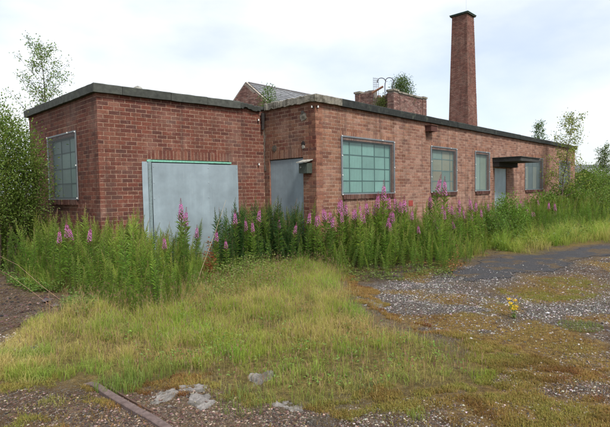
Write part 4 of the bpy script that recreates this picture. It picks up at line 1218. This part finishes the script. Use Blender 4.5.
# single flowering plants
FLW = []
for i in range(7):
    st, lf, fl = willow_parts(500 + i, 1.0, True, 1.25, **(GN if i % 2 else YG))
    FLW.append((st.mesh('stem', M['leaf']), lf.mesh('leaves', M['leaf']), fl.mesh('flower_spike', M['petal'])))
CL = {'gate': 'pink willowherbs before the wide sheeted door',
      'mid': 'pink willowherbs before the narrow sheeted door and inner corner',
      'left': 'pink willowherbs below the meshed side window',
      'w1': 'pink willowherbs in front of the large meshed window',
      'w2': 'pink willowherbs below the second and third windows',
      'far': 'pink willowherbs near the far door and windows',
      'corner': 'pink willowherbs at the outer wall corner'}
FP = [('gate', 181, 198, 8.3), ('gate', 184, 207, 8.5), ('gate', 163, 234, 7.6), ('gate', 214.5, 229, 8.9), ('gate', 226, 238, 8.9), ('gate', 195, 224, 8.9),
      ('mid', 234.5, 209, 9.4), ('mid', 245.5, 217, 9.4), ('mid', 257.5, 206, 9.5), ('mid', 254, 219, 9.3), ('mid', 279.5, 216, 9.7), ('mid', 291, 222, 9.6),
      ('left', 68, 219, 7.7), ('left', 58, 227, 7.8), ('left', 84, 225, 7.6), ('left', 75, 224, 7.9),
      ('corner', 307, 209, 9.7), ('corner', 316, 212, 9.6), ('corner', 330, 214, 9.6), ('corner', 326, 205, 9.8),
      ('w1', 339, 197, 10.0), ('w1', 342.5, 208, 9.9), ('w1', 353, 205, 9.9), ('w1', 361.5, 206, 9.8), ('w1', 375.5, 191, 10.2), ('w1', 382, 180, 10.2), ('w1', 372, 200, 10.2), ('w1', 389.5, 193, 10.4),
      ('w1', 398, 194, 10.6), ('w1', 401.5, 197, 10.5), ('w1', 385, 214, 9.9), ('w1', 394, 209, 10.0), ('w1', 392, 219, 9.7), ('w1', 347, 200, 10.2), ('w1', 366, 210, 10.1),
      ('w2', 431, 174, 11.2), ('w2', 443, 176, 11.2), ('w2', 419.5, 224, 10.3), ('w2', 434.5, 214, 10.8), ('w2', 444.5, 207, 11.0), ('w2', 447, 199, 11.6), ('w2', 453, 202, 11.8), ('w2', 456, 219, 11), ('w2', 464, 207, 12),
      ('w2', 475.5, 199, 12.2), ('w2', 439, 222, 10.6), ('w2', 470, 210, 12), ('w2', 410, 208, 11), ('w2', 426, 206, 11.2), ('w2', 460, 196, 12.4),
      ('far', 482, 207, 12.6), ('far', 490, 201, 13.4), ('far', 513, 199, 15.5), ('far', 522, 198, 16.4), ('far', 530, 204, 16.4), ('far', 540, 198, 18), ('far', 547, 202, 18), ('far', 555, 210, 17), ('far', 526, 207, 15.6)]
rx_ = random.Random(61)
for (cl, x0, x1, y0, y1, Ya, Yb, n) in (('corner', 318, 336, 203, 216, 9.7, 10.1, 3), ('w1', 338, 410, 192, 214, 9.9, 10.7, 8), ('w2', 424, 480, 192, 218, 11, 12.4, 6), ('far', 484, 560, 198, 212, 14, 17, 8)):
    for k in range(n): FP.append((cl, x0 + (x1 - x0) * (k + rx_.random()) / n, rx_.uniform(y0, y1), rx_.uniform(Ya, Yb)))
FP.sort(key=lambda t: t[1])
rng = np.random.default_rng(77)
GRPS = {k: 'flowering willowherbs ' + s for k, s in dict(gate='at the wide door', mid='at the inner corner', left='at the side window', w1='at the large window', w2='at the second and third windows', far='at the far door', corner='at the outer corner').items()}
cnt = {}
ORD = 'first second third fourth fifth sixth seventh eighth ninth tenth eleventh twelfth thirteenth fourteenth fifteenth sixteenth seventeenth eighteenth nineteenth twentieth twenty-first twenty-second twenty-third twenty-fourth twenty-fifth twenty-sixth twenty-seventh twenty-eighth twenty-ninth thirtieth'.split()
for i, (cl, px, py, Y) in enumerate(FP):
    t_ = at_depth(px, py, Y); z0 = h1(t_[0], t_[1]); h = float(t_[2]) - z0
    root = empty('willowherb', (float(t_[0]), float(t_[1]), z0 - .01)); cnt[cl] = cnt.get(cl, 0) + 1
    tag(root, ORD[cnt[cl] - 1] + ' from the left of the ' + CL[cl], 'willowherb', GRPS[cl])
    root.rotation_euler = (rng.normal(0, .03), rng.normal(0, .03), rng.uniform(0, 6.28)); s_ = h
    root.scale = (max(1.0, s_ * .9), max(1.0, s_ * .9), s_)
    for nm, me in zip(('stem', 'leaves', 'flower_spike'), FLW[rng.integers(7)]):
        link(nm, me, root)

# ---------------------------------------------------------------- grass
def blades(mb, pts, z, ln, wd, c0, c1, rng, lean=.45, wind=(.0, .0)):
    n = len(pts); a = rng.uniform(0, 2 * math.pi, n)
    ld = np.abs(rng.normal(0, lean, n)); dx, dy = np.cos(a) * ld + wind[0], np.sin(a) * ld + wind[1]
    fa = rng.uniform(0, math.pi, n); wx, wy = np.cos(fa) * wd / 2, np.sin(fa) * wd / 2
    b = np.stack([pts[:, 0], pts[:, 1], z - .008], -1)
    m = b + np.stack([dx * ln * .28, dy * ln * .28, ln * .62], -1)
    hh = np.clip(1 - ld * .42, .35, 1)
    t = b + np.stack([dx * ln * .85, dy * ln * .85, ln * hh], -1)
    w_ = np.stack([wx, wy, wx * 0], -1)
    v = np.stack([b - w_, b + w_, m + w_ * .75, m - w_ * .75, t], 1).reshape(-1, 3)
    i = (np.arange(n) * 5)[:, None]
    f3 = np.concatenate([i + np.array([[0, 1, 2]]), i + np.array([[0, 2, 3]]), i + np.array([[3, 2, 4]])], 0)
    col = np.stack([c0 * .8, c0 * .8, c0 * .5 + c1 * .5, c0 * .5 + c1 * .5, c1], 1).reshape(-1, 3)
    mb.add(v, f3, None, col)
def grass_cols(n, x, y, rng, dry=0.45, green=(0.20, 0.275, 0.042), straw=(0.42, 0.315, 0.125)):
    k = np.clip(dry + (fbm(x * 1.3, y * 1.3, 91, 4) - .5) * 2.6 + rng.normal(0, .16, n), 0, 1)[:, None]
    lush = np.clip((fbm(x * 2.6, y * 2.6, 55, 3) - .60) / .1, 0, 1)[:, None]
    c0 = np.array(green) * (1 - k * .75) + np.array(straw) * k * .75
    c1 = np.array((0.36, 0.41, 0.075)) * (1 - k) + np.array((0.54, 0.42, 0.19)) * k
    g2 = np.array((0.175, 0.30, 0.045))
    c0 = c0 * (1 - lush * .7) + g2 * lush * .7; c1 = c1 * (1 - lush * .6) + g2 * 1.25 * lush * .6
    t = 1 + rng.normal(0, .16, (n, 1))
    return np.clip(c0 * t, .01, 1), np.clip(c1 * t, .01, 1), lush[:, 0]
rng = np.random.default_rng(5)
def sward(name, label, poly, n, lmin, lmax, wd, seed, dry, ns=.15, lean=.45, lfun=None, heads=0, thin=None):
    rng = np.random.default_rng(seed); mb = MB()
    pts = scatter(poly, n // 2, rng, ns)
    nc = max(10, n // 2 // 55); cen = scatter(poly, nc, rng, ns * 1.8); k = rng.integers(0, nc, n // 2)
    cr = rng.uniform(.012, .05, nc)[k][:, None]; off = rng.normal(0, 1, (n // 2, 2)) * cr
    pts = np.concatenate([pts, cen[k] + off]); n = len(pts); x, y = pts[:, 0], pts[:, 1]
    clen = np.concatenate([np.ones(n - len(k)) * .8, rng.uniform(.75, 1.6, nc)[k]])
    cdry = np.concatenate([np.zeros(n - len(k)), rng.normal(0, .28, nc)[k]])
    coff = np.concatenate([np.zeros((n - len(k), 2)), off / cr * .28])
    tuft = fbm(x * 5, y * 5, 19, 3)
    keep = rng.random(n) < np.clip(.25 + (tuft - .30) * 3.2, .12, 1) * np.clip((sdist(poly, x, y) + .25) / .7, .08, 1) * (thin(x, y) if thin else 1)
    pts = pts[keep]; x, y = pts[:, 0], pts[:, 1]; n = len(pts); tuft = tuft[keep]; clen = clen[keep]; coff = coff[keep]
    c0, c1, lush = grass_cols(n, x, y, rng, dry + cdry[keep])
    ln = rng.uniform(lmin, lmax, n) * (.6 + .8 * tuft) * (1 + .3 * lush) * clen
    if lfun is not None: ln = ln * lfun(x, y)
    z = hgt(x, y)
    blades(mb, pts, z, ln, wd * rng.uniform(.7, 1.4, n), c0, c1, rng, lean, (coff[:, 0], coff[:, 1]))
    if heads:
        q = scatter(poly, heads, rng, ns); zz = hgt(q[:, 0], q[:, 1]); hl = rng.uniform(lmax * .9, lmax * 1.9, heads) * (lfun(q[:, 0], q[:, 1]) if lfun is not None else 1)
        cs = jit((0.36, 0.25, 0.13), heads, rng, .2, .08)
        blades(mb, q, zz, hl, np.full(heads, .0020), cs, cs, rng, .16)
        a = rng.uniform(0, 6.28, heads); ld = np.abs(rng.normal(0, .10, heads))
        b = np.stack([q[:, 0], q[:, 1], zz + hl * .86], -1)
        d = np.stack([np.cos(a) * ld, np.sin(a) * ld, np.ones(heads)], -1)
        leaves(mb, b, d, rng.uniform(.03, .07, heads), .006, jit((0.30, 0.20, 0.135), heads, rng, .2, .10), rng, fold=.5)
    o = mb.obj(name, M['leaf']); tag(o, label, 'grass', kind='stuff'); return o
near = lambda x, y: .46 + .62 * np.clip((y - 3.9) / 2.4, 0, 1) * np.clip(1.3 - (x - .2) * .45, .35, 1)
sward('grass', 'rough yellow-green meadow grass mound in the middle foreground', Z_GRASS, 230000, .07, .21, .0028, 31, .58, ns=.22, lean=.66, lfun=near, heads=4200, thin=lambda x, y: np.clip(.30 + .7 * (y - 4.0) / 1.8, .3, 1) * np.clip(1.25 - .38 * np.maximum(x, 0), .4, 1) * np.clip((fbm(x * 2.6, y * 2.6, 71, 3) - .28) * 4.2, .1, 1))
sward('grass', 'long grass between the willowherb stands and the mound', Z_GRASS3, 18000, .12, .32, .004, 32, .30, lean=.5, heads=400)
sward('grass', 'grass strip along the far side of the tarmac', Z_GRASS2, 70000, .14, .42, .006, 33, .30, ns=.4, lean=.6, heads=500)
lt = gpoly([(-5, 372), (10, 335), (40, 318), (60, 322), (40, 352), (60, 376), (110, 385), (90, 392), (30, 384)])
sward('dry_grass', 'short bleached grass fringing the bare soil at the left', lt, 22000, .04, .12, .003, 34, .85, ns=.2, lean=.8)
rt = gpoly([(350, 305), (395, 318), (470, 338), (540, 352), (611, 372), (620, 440), (250, 440), (262, 412), (400, 396), (480, 385), (496, 370), (450, 348)])
def moss_field(name, label, poly, n, seed, thr=.46, sz=(.015, .05)):
    rng = np.random.default_rng(seed); q = scatter(poly, n, rng, .3); f = fbm(q[:, 0] * 1.5, q[:, 1] * 1.9, 31, 5)
    q = q[rng.random(len(q)) < np.clip((f - thr) / .14, .05, 1) * np.clip((vnoise(q[:, 0] * 9, q[:, 1] * 9, 3) - .25) * 2.2, 0, 1)]; n = len(q); mb = MB()
    gsel = np.clip((fbm(q[:, 0] * .9, q[:, 1] * .9, 63, 3) - .42) / .2, 0, 1)[:, None]
    rsel = np.clip((fbm(q[:, 0] * 4, q[:, 1] * 4, 66, 3) - .5) / .12, 0, 1)[:, None]
    c = (np.array((0.32, 0.205, 0.075)) * (1 - rsel) + np.array((0.20, 0.095, 0.04)) * rsel) * (1 - gsel) + np.array((0.25, 0.235, 0.06)) * gsel
    c = np.clip(c * (1 + rng.normal(0, .2, (n, 1))) * (1 + rng.normal(0, .08, (n, 3))), .01, 1)
    blades(mb, q, hgt(q[:, 0], q[:, 1]), rng.uniform(*sz, n), rng.uniform(.003, .006, n), c * .8, c * 1.15, rng, .8)
    o = mb.obj(name, M['leaf']); tag(o, label, 'moss', kind='stuff')
moss_field('moss', 'rusty brown moss and wispy growth over the gravel yard', rt, 100000, 35)
moss_field('moss', 'yellow-brown moss island beside the tarmac', Z_MOSS, 15000, 36, .2, (.015, .045))
rg = gpoly([(400, 318), (440, 300), (500, 288), (611, 286), (640, 330), (611, 372), (540, 352), (470, 338)])
moss_field('moss', 'patchy orange moss between the pale gravel bands', rg, 26000, 37, .47)
lm = gpoly([(-15, 385), (60, 388), (120, 392), (160, 420), (150, 440), (-15, 440)])
moss_field('moss', 'brown moss tufts around the sunken rail', lm, 26000, 38, .46)
fr_ = gpoly([(-15, 372), (40, 370), (110, 380), (205, 374), (262, 394), (345, 398), (392, 386), (470, 382), (500, 366), (455, 340), (395, 326), (350, 300), (340, 270), (352, 268), (372, 290), (400, 318), (470, 336), (520, 372), (480, 398), (400, 408), (350, 420), (250, 412), (200, 392), (100, 396), (-15, 392)])
moss_field('litter', 'dead straw and short dry growth fringing the grass mound', fr_, 110000, 39, .10, (.010, .05))

# bright single tufts that stand out
def tuft(name, label, px, py, n, ln, col, seed, spread=.09, group=None):
    rng = np.random.default_rng(seed); c = G(px, py); mb = MB()
    p = rng.normal(0, spread, (n, 2)); p /= np.maximum(1, np.linalg.norm(p, axis=1) / (1.5 * spread))[:, None]; cc = jit(col, n, rng, .15, .06)
    blades(mb, p, np.zeros(n), ln * rng.uniform(.5, 1.15, n), rng.uniform(.003, .0055, n), cc * .85, cc * 1.2, rng, .55)
    o = mb.obj(name, M['leaf'], loc=tuple(c)); tag(o, label, 'grass tuft', group)
BG = (0.145, 0.255, 0.035)
for i, (px, py, n, ln, col, sp, lb) in enumerate(((22, 376, 260, .15, (0.22, 0.28, 0.05), .08, 'bright yellow-green grass tuft at the lower left'),
        (64, 376, 180, .12, (0.23, 0.28, 0.055), .07, 'small yellow-green grass tuft left of the rail end'),
        (52, 404, 120, .07, (0.27, 0.25, 0.09), .06, 'dry tuft in the gravel left of the rail'),
        (120, 384, 420, .14, (0.17, 0.235, 0.055), .13, 'lush green grass clump at the end of the rail'),
        (150, 372, 300, .19, (0.20, 0.25, 0.06), .15, 'tall green grass clump right of the rail end'),
        (245, 402, 240, .12, (0.20, 0.24, 0.07), .15, 'green grass clump between the two lower concrete scraps'),
        (312, 398, 180, .11, (0.25, 0.27, 0.07), .11, 'pale green grass tuft at the lower centre'),
        (362, 383, 160, .07, (0.11, 0.17, 0.06), .11, 'dark blue-green grass patch at the right of the mound'),
        (483, 375, 140, .09, (0.22, 0.28, 0.045), .07, 'light green tuft on the right gravel'),
        (418, 414, 90, .08, (0.20, 0.25, 0.06), .05, 'tiny green tuft near the bottom right of centre'),
        (505, 358, 300, .045, (0.20, 0.24, 0.06), .09, 'flat green patch in the mossy gravel'),
        (580, 326, 700, .05, (0.18, 0.21, 0.06), .15, 'low green patch at the right below the gravel'))):
    tuft('grass_tuft', lb, px, py, n, ln, col, 200 + i, sp)

# low broad-leaved growth
def leafy(name, label, poly, n, leaf, hz, col, seed, cat='bramble'):
    rng = np.random.default_rng(seed); mb = MB(); q = scatter(poly, n, rng, .15); z0 = hgt(q[:, 0], q[:, 1])
    for k in range(5):
        a = rng.uniform(0, 6.28, n); p = np.stack([q[:, 0] + np.cos(a) * .03, q[:, 1] + np.sin(a) * .03, z0 + rng.uniform(.03, hz, n) * np.clip(2.4 * fbm(q[:, 0] * 3, q[:, 1] * 3, 7) - .5, .15, 1.5)], -1)
        d = np.stack([np.cos(a), np.sin(a), rng.uniform(-.2, .6, n)], -1)
        leaves(mb, p, d, leaf * rng.uniform(.6, 1.3, n), leaf * .6 * rng.uniform(.7, 1.2, n), jit(col, n, rng, .2, .08), rng, roll=.7)
    o = mb.obj(name, M['leaf']); tag(o, label, cat, kind='stuff')
leafy('bramble_patch', 'light green broad-leaved growth before the wide sheeted door', gpoly([(185, 300), (205, 285), (240, 272), (292, 268), (300, 282), (255, 296), (215, 306)]), 950, .042, .42, (0.165, 0.22, 0.055), 51)
leafy('bramble_patch', 'bramble growth at the left foot of the willowherb', gpoly([(-10, 270), (20, 283), (70, 294), (108, 304), (80, 322), (62, 312), (72, 297), (20, 290)]), 560, .05, .22, (0.12, 0.195, 0.045), 52)
leafy('bramble_patch', 'low leafy edge where the willowherb meets the gravel', gpoly([(345, 272), (400, 276), (455, 270), (450, 279), (400, 283), (350, 282)]), 260, .04, .26, (0.14, 0.185, 0.048), 53)
leafy('weed_patch', 'low weeds below the far bushes at the right', gpoly([(478, 255), (520, 240), (600, 226), (690, 226), (690, 234), (600, 238), (530, 249)]), 900, .08, .38, (0.125, 0.185, 0.042), 54)
leafy('weed_patch', 'scattered low broad-leaved weeds through the grass mound', gpoly([(90, 330), (200, 300), (330, 285), (390, 335), (470, 372), (350, 392), (150, 372)]), 420, .035, .16, (0.15, 0.23, 0.05), 57)
leafy('red_dock', 'reddish orange dock leaves at the gravel edge below the third window', gpoly([(446, 268), (458, 262), (462, 270), (452, 279)]), 45, .05, .40, (0.23, 0.12, 0.05), 55, 'dock')
leafy('red_dock', 'reddish brown withered leaves before the wide sheeted door', gpoly([(203, 279), (214, 274), (217, 281), (207, 285)]), 70, .06, .55, (0.20, 0.075, 0.03), 56, 'dock')

# dead stalks and arching canes
for i, (x0, y0, Y0, x1, y1, Y1, r_, lb) in enumerate(((200.5, 272, 8.0, 226, 200, 8.4, .006, 'long pale dead stalk leaning before the wide sheeted door'),
        (160, 322, 6.4, 165, 262, 6.6, .004, 'straight pale dead stalk in front of the left thicket'),
        (-8, 252, 7.4, 42, 286, 7.0, .004, 'brown bramble cane sloping down at the left edge'),
        (-5, 268, 7.2, 30, 290, 6.9, .0035, 'lower bramble cane near the left bare soil'),)):
    a, b = at_depth(x0, y0, Y0), at_depth(x1, y1, Y1)
    lo, hi = (a, b) if a[2] < b[2] else (b, a)
    g = lo + (lo - hi) / max(hi[2] - lo[2], .05) * min(lo[2] - h1(lo[0], lo[1]), .5)
    g = np.array([g[0], g[1], h1(g[0], g[1]) - .02])
    mid = (lo + hi) / 2 + np.array([.03 * (-1) ** i, 0, .05])
    mb = MB(); mb.tube(np.array([g, lo, mid, hi]) - np.array([g[0], g[1], 0]) * 1.0, [r_ * .7, r_ * .65, r_ * .5, r_ * .3], 5, (0.42, 0.34, 0.22) if i not in (2, 3, 4) else (0.30, 0.18, 0.13))
    tag(mb.obj('dead_stalk', M['bark'], loc=(float(g[0]), float(g[1]), 0)), lb, 'stalk')

# ragwort
rg_ = G(514, 318); rng = np.random.default_rng(9)
root = empty('ragwort', tuple(rg_)); tag(root, 'small yellow-flowered ragwort alone on the gravel', 'wildflower')
mb = MB(); hd = []
for i in range(5):
    e = np.array([rng.normal(0, .05), rng.normal(0, .05), rng.uniform(.14, .21)]); mb.tube([(0, 0, -.01), e * .5 + [0, 0, .02], e], [.004, .003, .002], 4, (0.11, 0.16, 0.04)); hd.append(e)
mb.obj('stem', M['leaf'], root)
mb = MB(); n = 60; u = rng.random(n); q = np.array(hd)[rng.integers(0, 5, n)] * u[:, None] * .85; d = rng.normal(0, 1, (n, 3)); d[:, 2] = .4
leaves(mb, q, d, .05 * rng.uniform(.5, 1.2, n), .014, jit((0.12, 0.19, 0.04), n, rng), rng); mb.obj('leaves', M['leaf'], root)
for e in hd:
    mb = MB(); n = 40; q = e + rng.normal(0, .018, (n, 3)) * [1, 1, .5]; d = rng.normal(0, 1, (n, 3)); d[:, 2] = abs(d[:, 2]); leaves(mb, q, d, .016, .011, jit((0.75, 0.52, 0.03), n, rng, .12, .05), rng); mb.obj('flower_head', M['petal'], root)

# ---------------------------------------------------------------- rail, concrete scraps, stones
r0_, r1_ = on_z(88, 381.5, 0.0), on_z(166, 431, 0.0)
dv = (r1_ - r0_); dv[2] = 0; ln = np.linalg.norm(dv); dv /= ln; sv_ = np.array([dv[1], -dv[0], 0])
rail = empty('sunken_rail', (float(r0_[0]), float(r0_[1]), 0)); tag(rail, 'rusty sunken rail running out of the bottom edge at the left', 'rail')
mb = MB(); prof = [(-.032, -.08), (-.032, .012), (-.027, .018), (.024, .019), (.030, .013), (.030, -.08)]; nseg = 14; V = []
for i in range(nseg + 1):
    p = dv * (ln + .8) * i / nseg; zz = h1(p[0] + r0_[0], p[1] + r0_[1]) * .6 + .012 + (-.03 if i == 0 else 0)
    V += [p + sv_ * a + UZ * (z + zz) for a, z in prof]
k = len(prof); f = [(i * k + j, i * k + j + 1, (i + 1) * k + j + 1, (i + 1) * k + j) for i in range(nseg) for j in range(k - 1)]
mb.add(V, None, f + [(0, 1, 4, 5), (1, 2, 3, 4)], (0.135, 0.098, 0.090)); mb.obj('rail_head', M['rust'], rail)
mb = MB(); V = []
for i in range(nseg + 1):
    p = dv * (ln + .8) * i / nseg; zz = h1(p[0] + r0_[0], p[1] + r0_[1]) * .6 + .004 + (-.03 if i == 0 else 0)
    V += [p + sv_ * a + UZ * (z + zz) for a, z in ((-.085, -.08), (-.085, .004), (-.072, .004), (-.072, -.08))]
mb.add(V, None, [(i * 4 + j, i * 4 + j + 1, (i + 1) * 4 + j + 1, (i + 1) * 4 + j) for i in range(nseg) for j in range(3)], (0.10, 0.06, 0.045)); mb.obj('guard_flange', M['rust'], rail)
def scrap(label, pts, seed, thick=.03, col=(0.19, 0.175, 0.16)):
    """worn remnant of an old slab: bumpy top, ragged outline sinking into the chippings"""
    W = np.array([on_z(x, y, 0)[:2] for x, y in pts]); c = W.mean(0); W = (W - c) * 1.1
    lo, hi = W.min(0) - .1, W.max(0) + .1; st = .011
    ax, ay = np.arange(lo[0], hi[0], st), np.arange(lo[1], hi[1], st); X, Y = np.meshgrid(ax, ay)
    d = sdist(W, X, Y) + (fbm(X * 12, Y * 12, seed * 5, 4) - .56) * .30
    Z = hgt(X + c[0], Y + c[1]) - .03 + (thick + .03) * np.clip(d / .035 + .3, 0, 1) ** .6 + (fbm(X * 14, Y * 14, seed * 7, 4) - .5) * .022 + (fbm(X * 60, Y * 60, seed * 9, 2) - .5) * .022
    n, m = X.shape; id_ = np.arange(n * m).reshape(n, m); k = (d > -.03); k = k[:-1, :-1] & k[1:, 1:] & k[1:, :-1] & k[:-1, 1:]
    q = np.stack([id_[:-1, :-1], id_[:-1, 1:], id_[1:, 1:], id_[1:, :-1]], -1)[k]
    u, inv = np.unique(q.ravel(), return_inverse=True); V = np.stack([X, Y, Z], -1).reshape(-1, 3)[u]
    mb = MB().add(V, None, inv.reshape(-1, 4), np.array(col) * (0.7 + .6 * fbm(V[:, 0] * 12, V[:, 1] * 12, 3, 4))[:, None])
    tag(mb.obj('concrete_scrap', M['concrete'], loc=(float(c[0]), float(c[1]), 0)), label, 'concrete')
scrap('large pale broken concrete slab right of the rail', [(172, 388), (200, 386), (214, 396), (212, 405), (196, 410), (186, 400)], 1, .010, (0.20, 0.185, 0.175))
scrap('grey concrete scrap among chippings just left of the large slab', [(158, 392), (172, 390), (178, 398), (168, 404), (154, 402)], 2, .008)
scrap('small concrete lump half buried in the grass', [(246, 378), (262, 373), (272, 375), (268, 380), (252, 381)], 3, .035)
scrap('long thin concrete strip at the lower centre', [(276, 403), (290, 404), (312, 409), (330, 414), (318, 416), (290, 410), (277, 407)], 4, .012)
scrap('pale concrete flake at the left end of the gravel', [(362, 303), (375, 301), (388, 309), (384, 314), (370, 309)], 5, .008, (0.21, 0.205, 0.21))

ST = []
for i in range(8):
    rng = np.random.default_rng(900 + i)
    v = np.array([(1, 0, 0), (-1, 0, 0), (0, 1, 0), (0, -1, 0), (0, 0, 1), (0, 0, -.8), (.7, .7, .25), (-.7, .6, .3), (.6, -.7, .3), (-.7, -.65, .2)], float) * rng.uniform(.75, 1.2, (10, 1)) * np.array([1, .8, .62])
    ST.append(v)
STF = np.array([(4, 0, 6), (4, 6, 2), (4, 2, 7), (4, 7, 1), (4, 1, 9), (4, 9, 3), (4, 3, 8), (4, 8, 0), (5, 6, 0), (5, 2, 6), (5, 7, 2), (5, 1, 7), (5, 9, 1), (5, 3, 9), (5, 8, 3), (5, 0, 8)])
def stones(mb, q, size, cols, rng, sink=.42):
    n = len(q); base = np.array(ST)[rng.integers(0, 8, n)]; a = rng.uniform(0, 6.28, n); cs, sn = np.cos(a)[:, None], np.sin(a)[:, None]
    s = size[:, None]; x = (base[..., 0] * cs - base[..., 1] * sn) * s + q[:, :1]; y = (base[..., 0] * sn + base[..., 1] * cs) * s + q[:, 1:2]
    z = base[..., 2] * s + hgt(q[:, 0], q[:, 1])[:, None] + s * (.5 - sink)
    v = np.stack([x, y, z], -1).reshape(-1, 3); f = ((np.arange(n) * 10)[:, None, None] + STF[None, :8]).reshape(-1, 3)   # upper faces; the undersides lie in the ground
    mb.add(v, f, None, np.repeat(cols, 10, axis=0))
def gravel(name, label, poly, n, smin, smax, seed, pale=.5, thr=None, tone=(1, 1, 1)):
    rng = np.random.default_rng(seed); q = scatter(poly, n, rng, .3)
    g, mo_, gr_, tr_ = masks(q[:, 0], q[:, 1])
    k = rng.random(len(q)) < np.clip((.30 + .70 * gr_) * (1 - .55 * mo_) * (1 - .45 * tr_) * (1 - .4 * g), .02, 1)
    q = q[k]; n = len(q); size = smin + (smax - smin) * rng.random(n) ** 3.5
    base = np.where((rng.random(n) < pale)[:, None], jit((0.27, 0.245, 0.22), n, rng, .38, .07), jit((0.11, 0.085, 0.07), n, rng, .40, .10)) * np.array(tone)
    mb = MB(); stones(mb, q, size, np.clip(base, .02, .8), rng); tag(mb.obj(name, M['stone']), label, 'gravel', kind='stuff')
gravel('gravel', 'loose pale and brown chippings around the rail at the lower left', gpoly([(-15, 388), (60, 386), (200, 384), (330, 404), (345, 440), (-15, 440)]), 30000, .003, .014, 81, .24, tone=(.72, .60, .53))
gravel('gravel', 'loose gravel across the open yard at the lower right', gpoly([(350, 405), (480, 385), (500, 350), (611, 350), (640, 440), (330, 440)]), 36000, .003, .013, 82, .40, tone=(1.0, .96, .93))
gravel('gravel', 'bands of pale bluish gravel beside the tarmac', gpoly([(358, 300), (372, 284), (470, 266), (611, 256), (700, 262), (660, 352), (500, 352), (400, 320)]), 60000, .004, .018, 83, .50, tone=(.98, 1.0, 1.06))
gravel('rubble', 'dark crumbly rubble on the bare soil at the left', gpoly([(-20, 284), (25, 286), (72, 298), (60, 320), (-20, 345)]), 5000, .006, .035, 84, .10, tone=(.62, .52, .5))
gravel('gravel', 'pale chippings below the bare soil at the left edge', gpoly([(-20, 335), (40, 330), (25, 365), (-20, 370)]), 4500, .005, .02, 85, .45)
for i, (px, py, s, col, lb) in enumerate(((46, 303, .075, (0.075, 0.065, 0.07), 'dark stone at the edge of the bare soil'), (55, 306, .06, (0.085, 0.07, 0.075), 'smaller dark stone right of the dark soil stone'),
        (471, 338, .025, (0.5, 0.49, 0.5), 'single pale stone on the moss right of the grass mound'), (98, 385, .035, (0.25, 0.14, 0.12), 'reddish brick fragment left of the rail head'), (36, 322, .02, (0.6, 0.58, 0.55), 'white pebble on the dry grass at the left'),
        (548, 313, .03, (0.42, 0.41, 0.42), 'pale stone in the gravel right of the ragwort'))):
    rng = np.random.default_rng(40 + i); mb = MB(); v = ST[i] * s; mb.add(v, STF, None, col)
    g = G(px, py); tag(mb.obj('stone', M['stone'], loc=(g[0], g[1], g[2] + s * .3)), lb, 'stone')
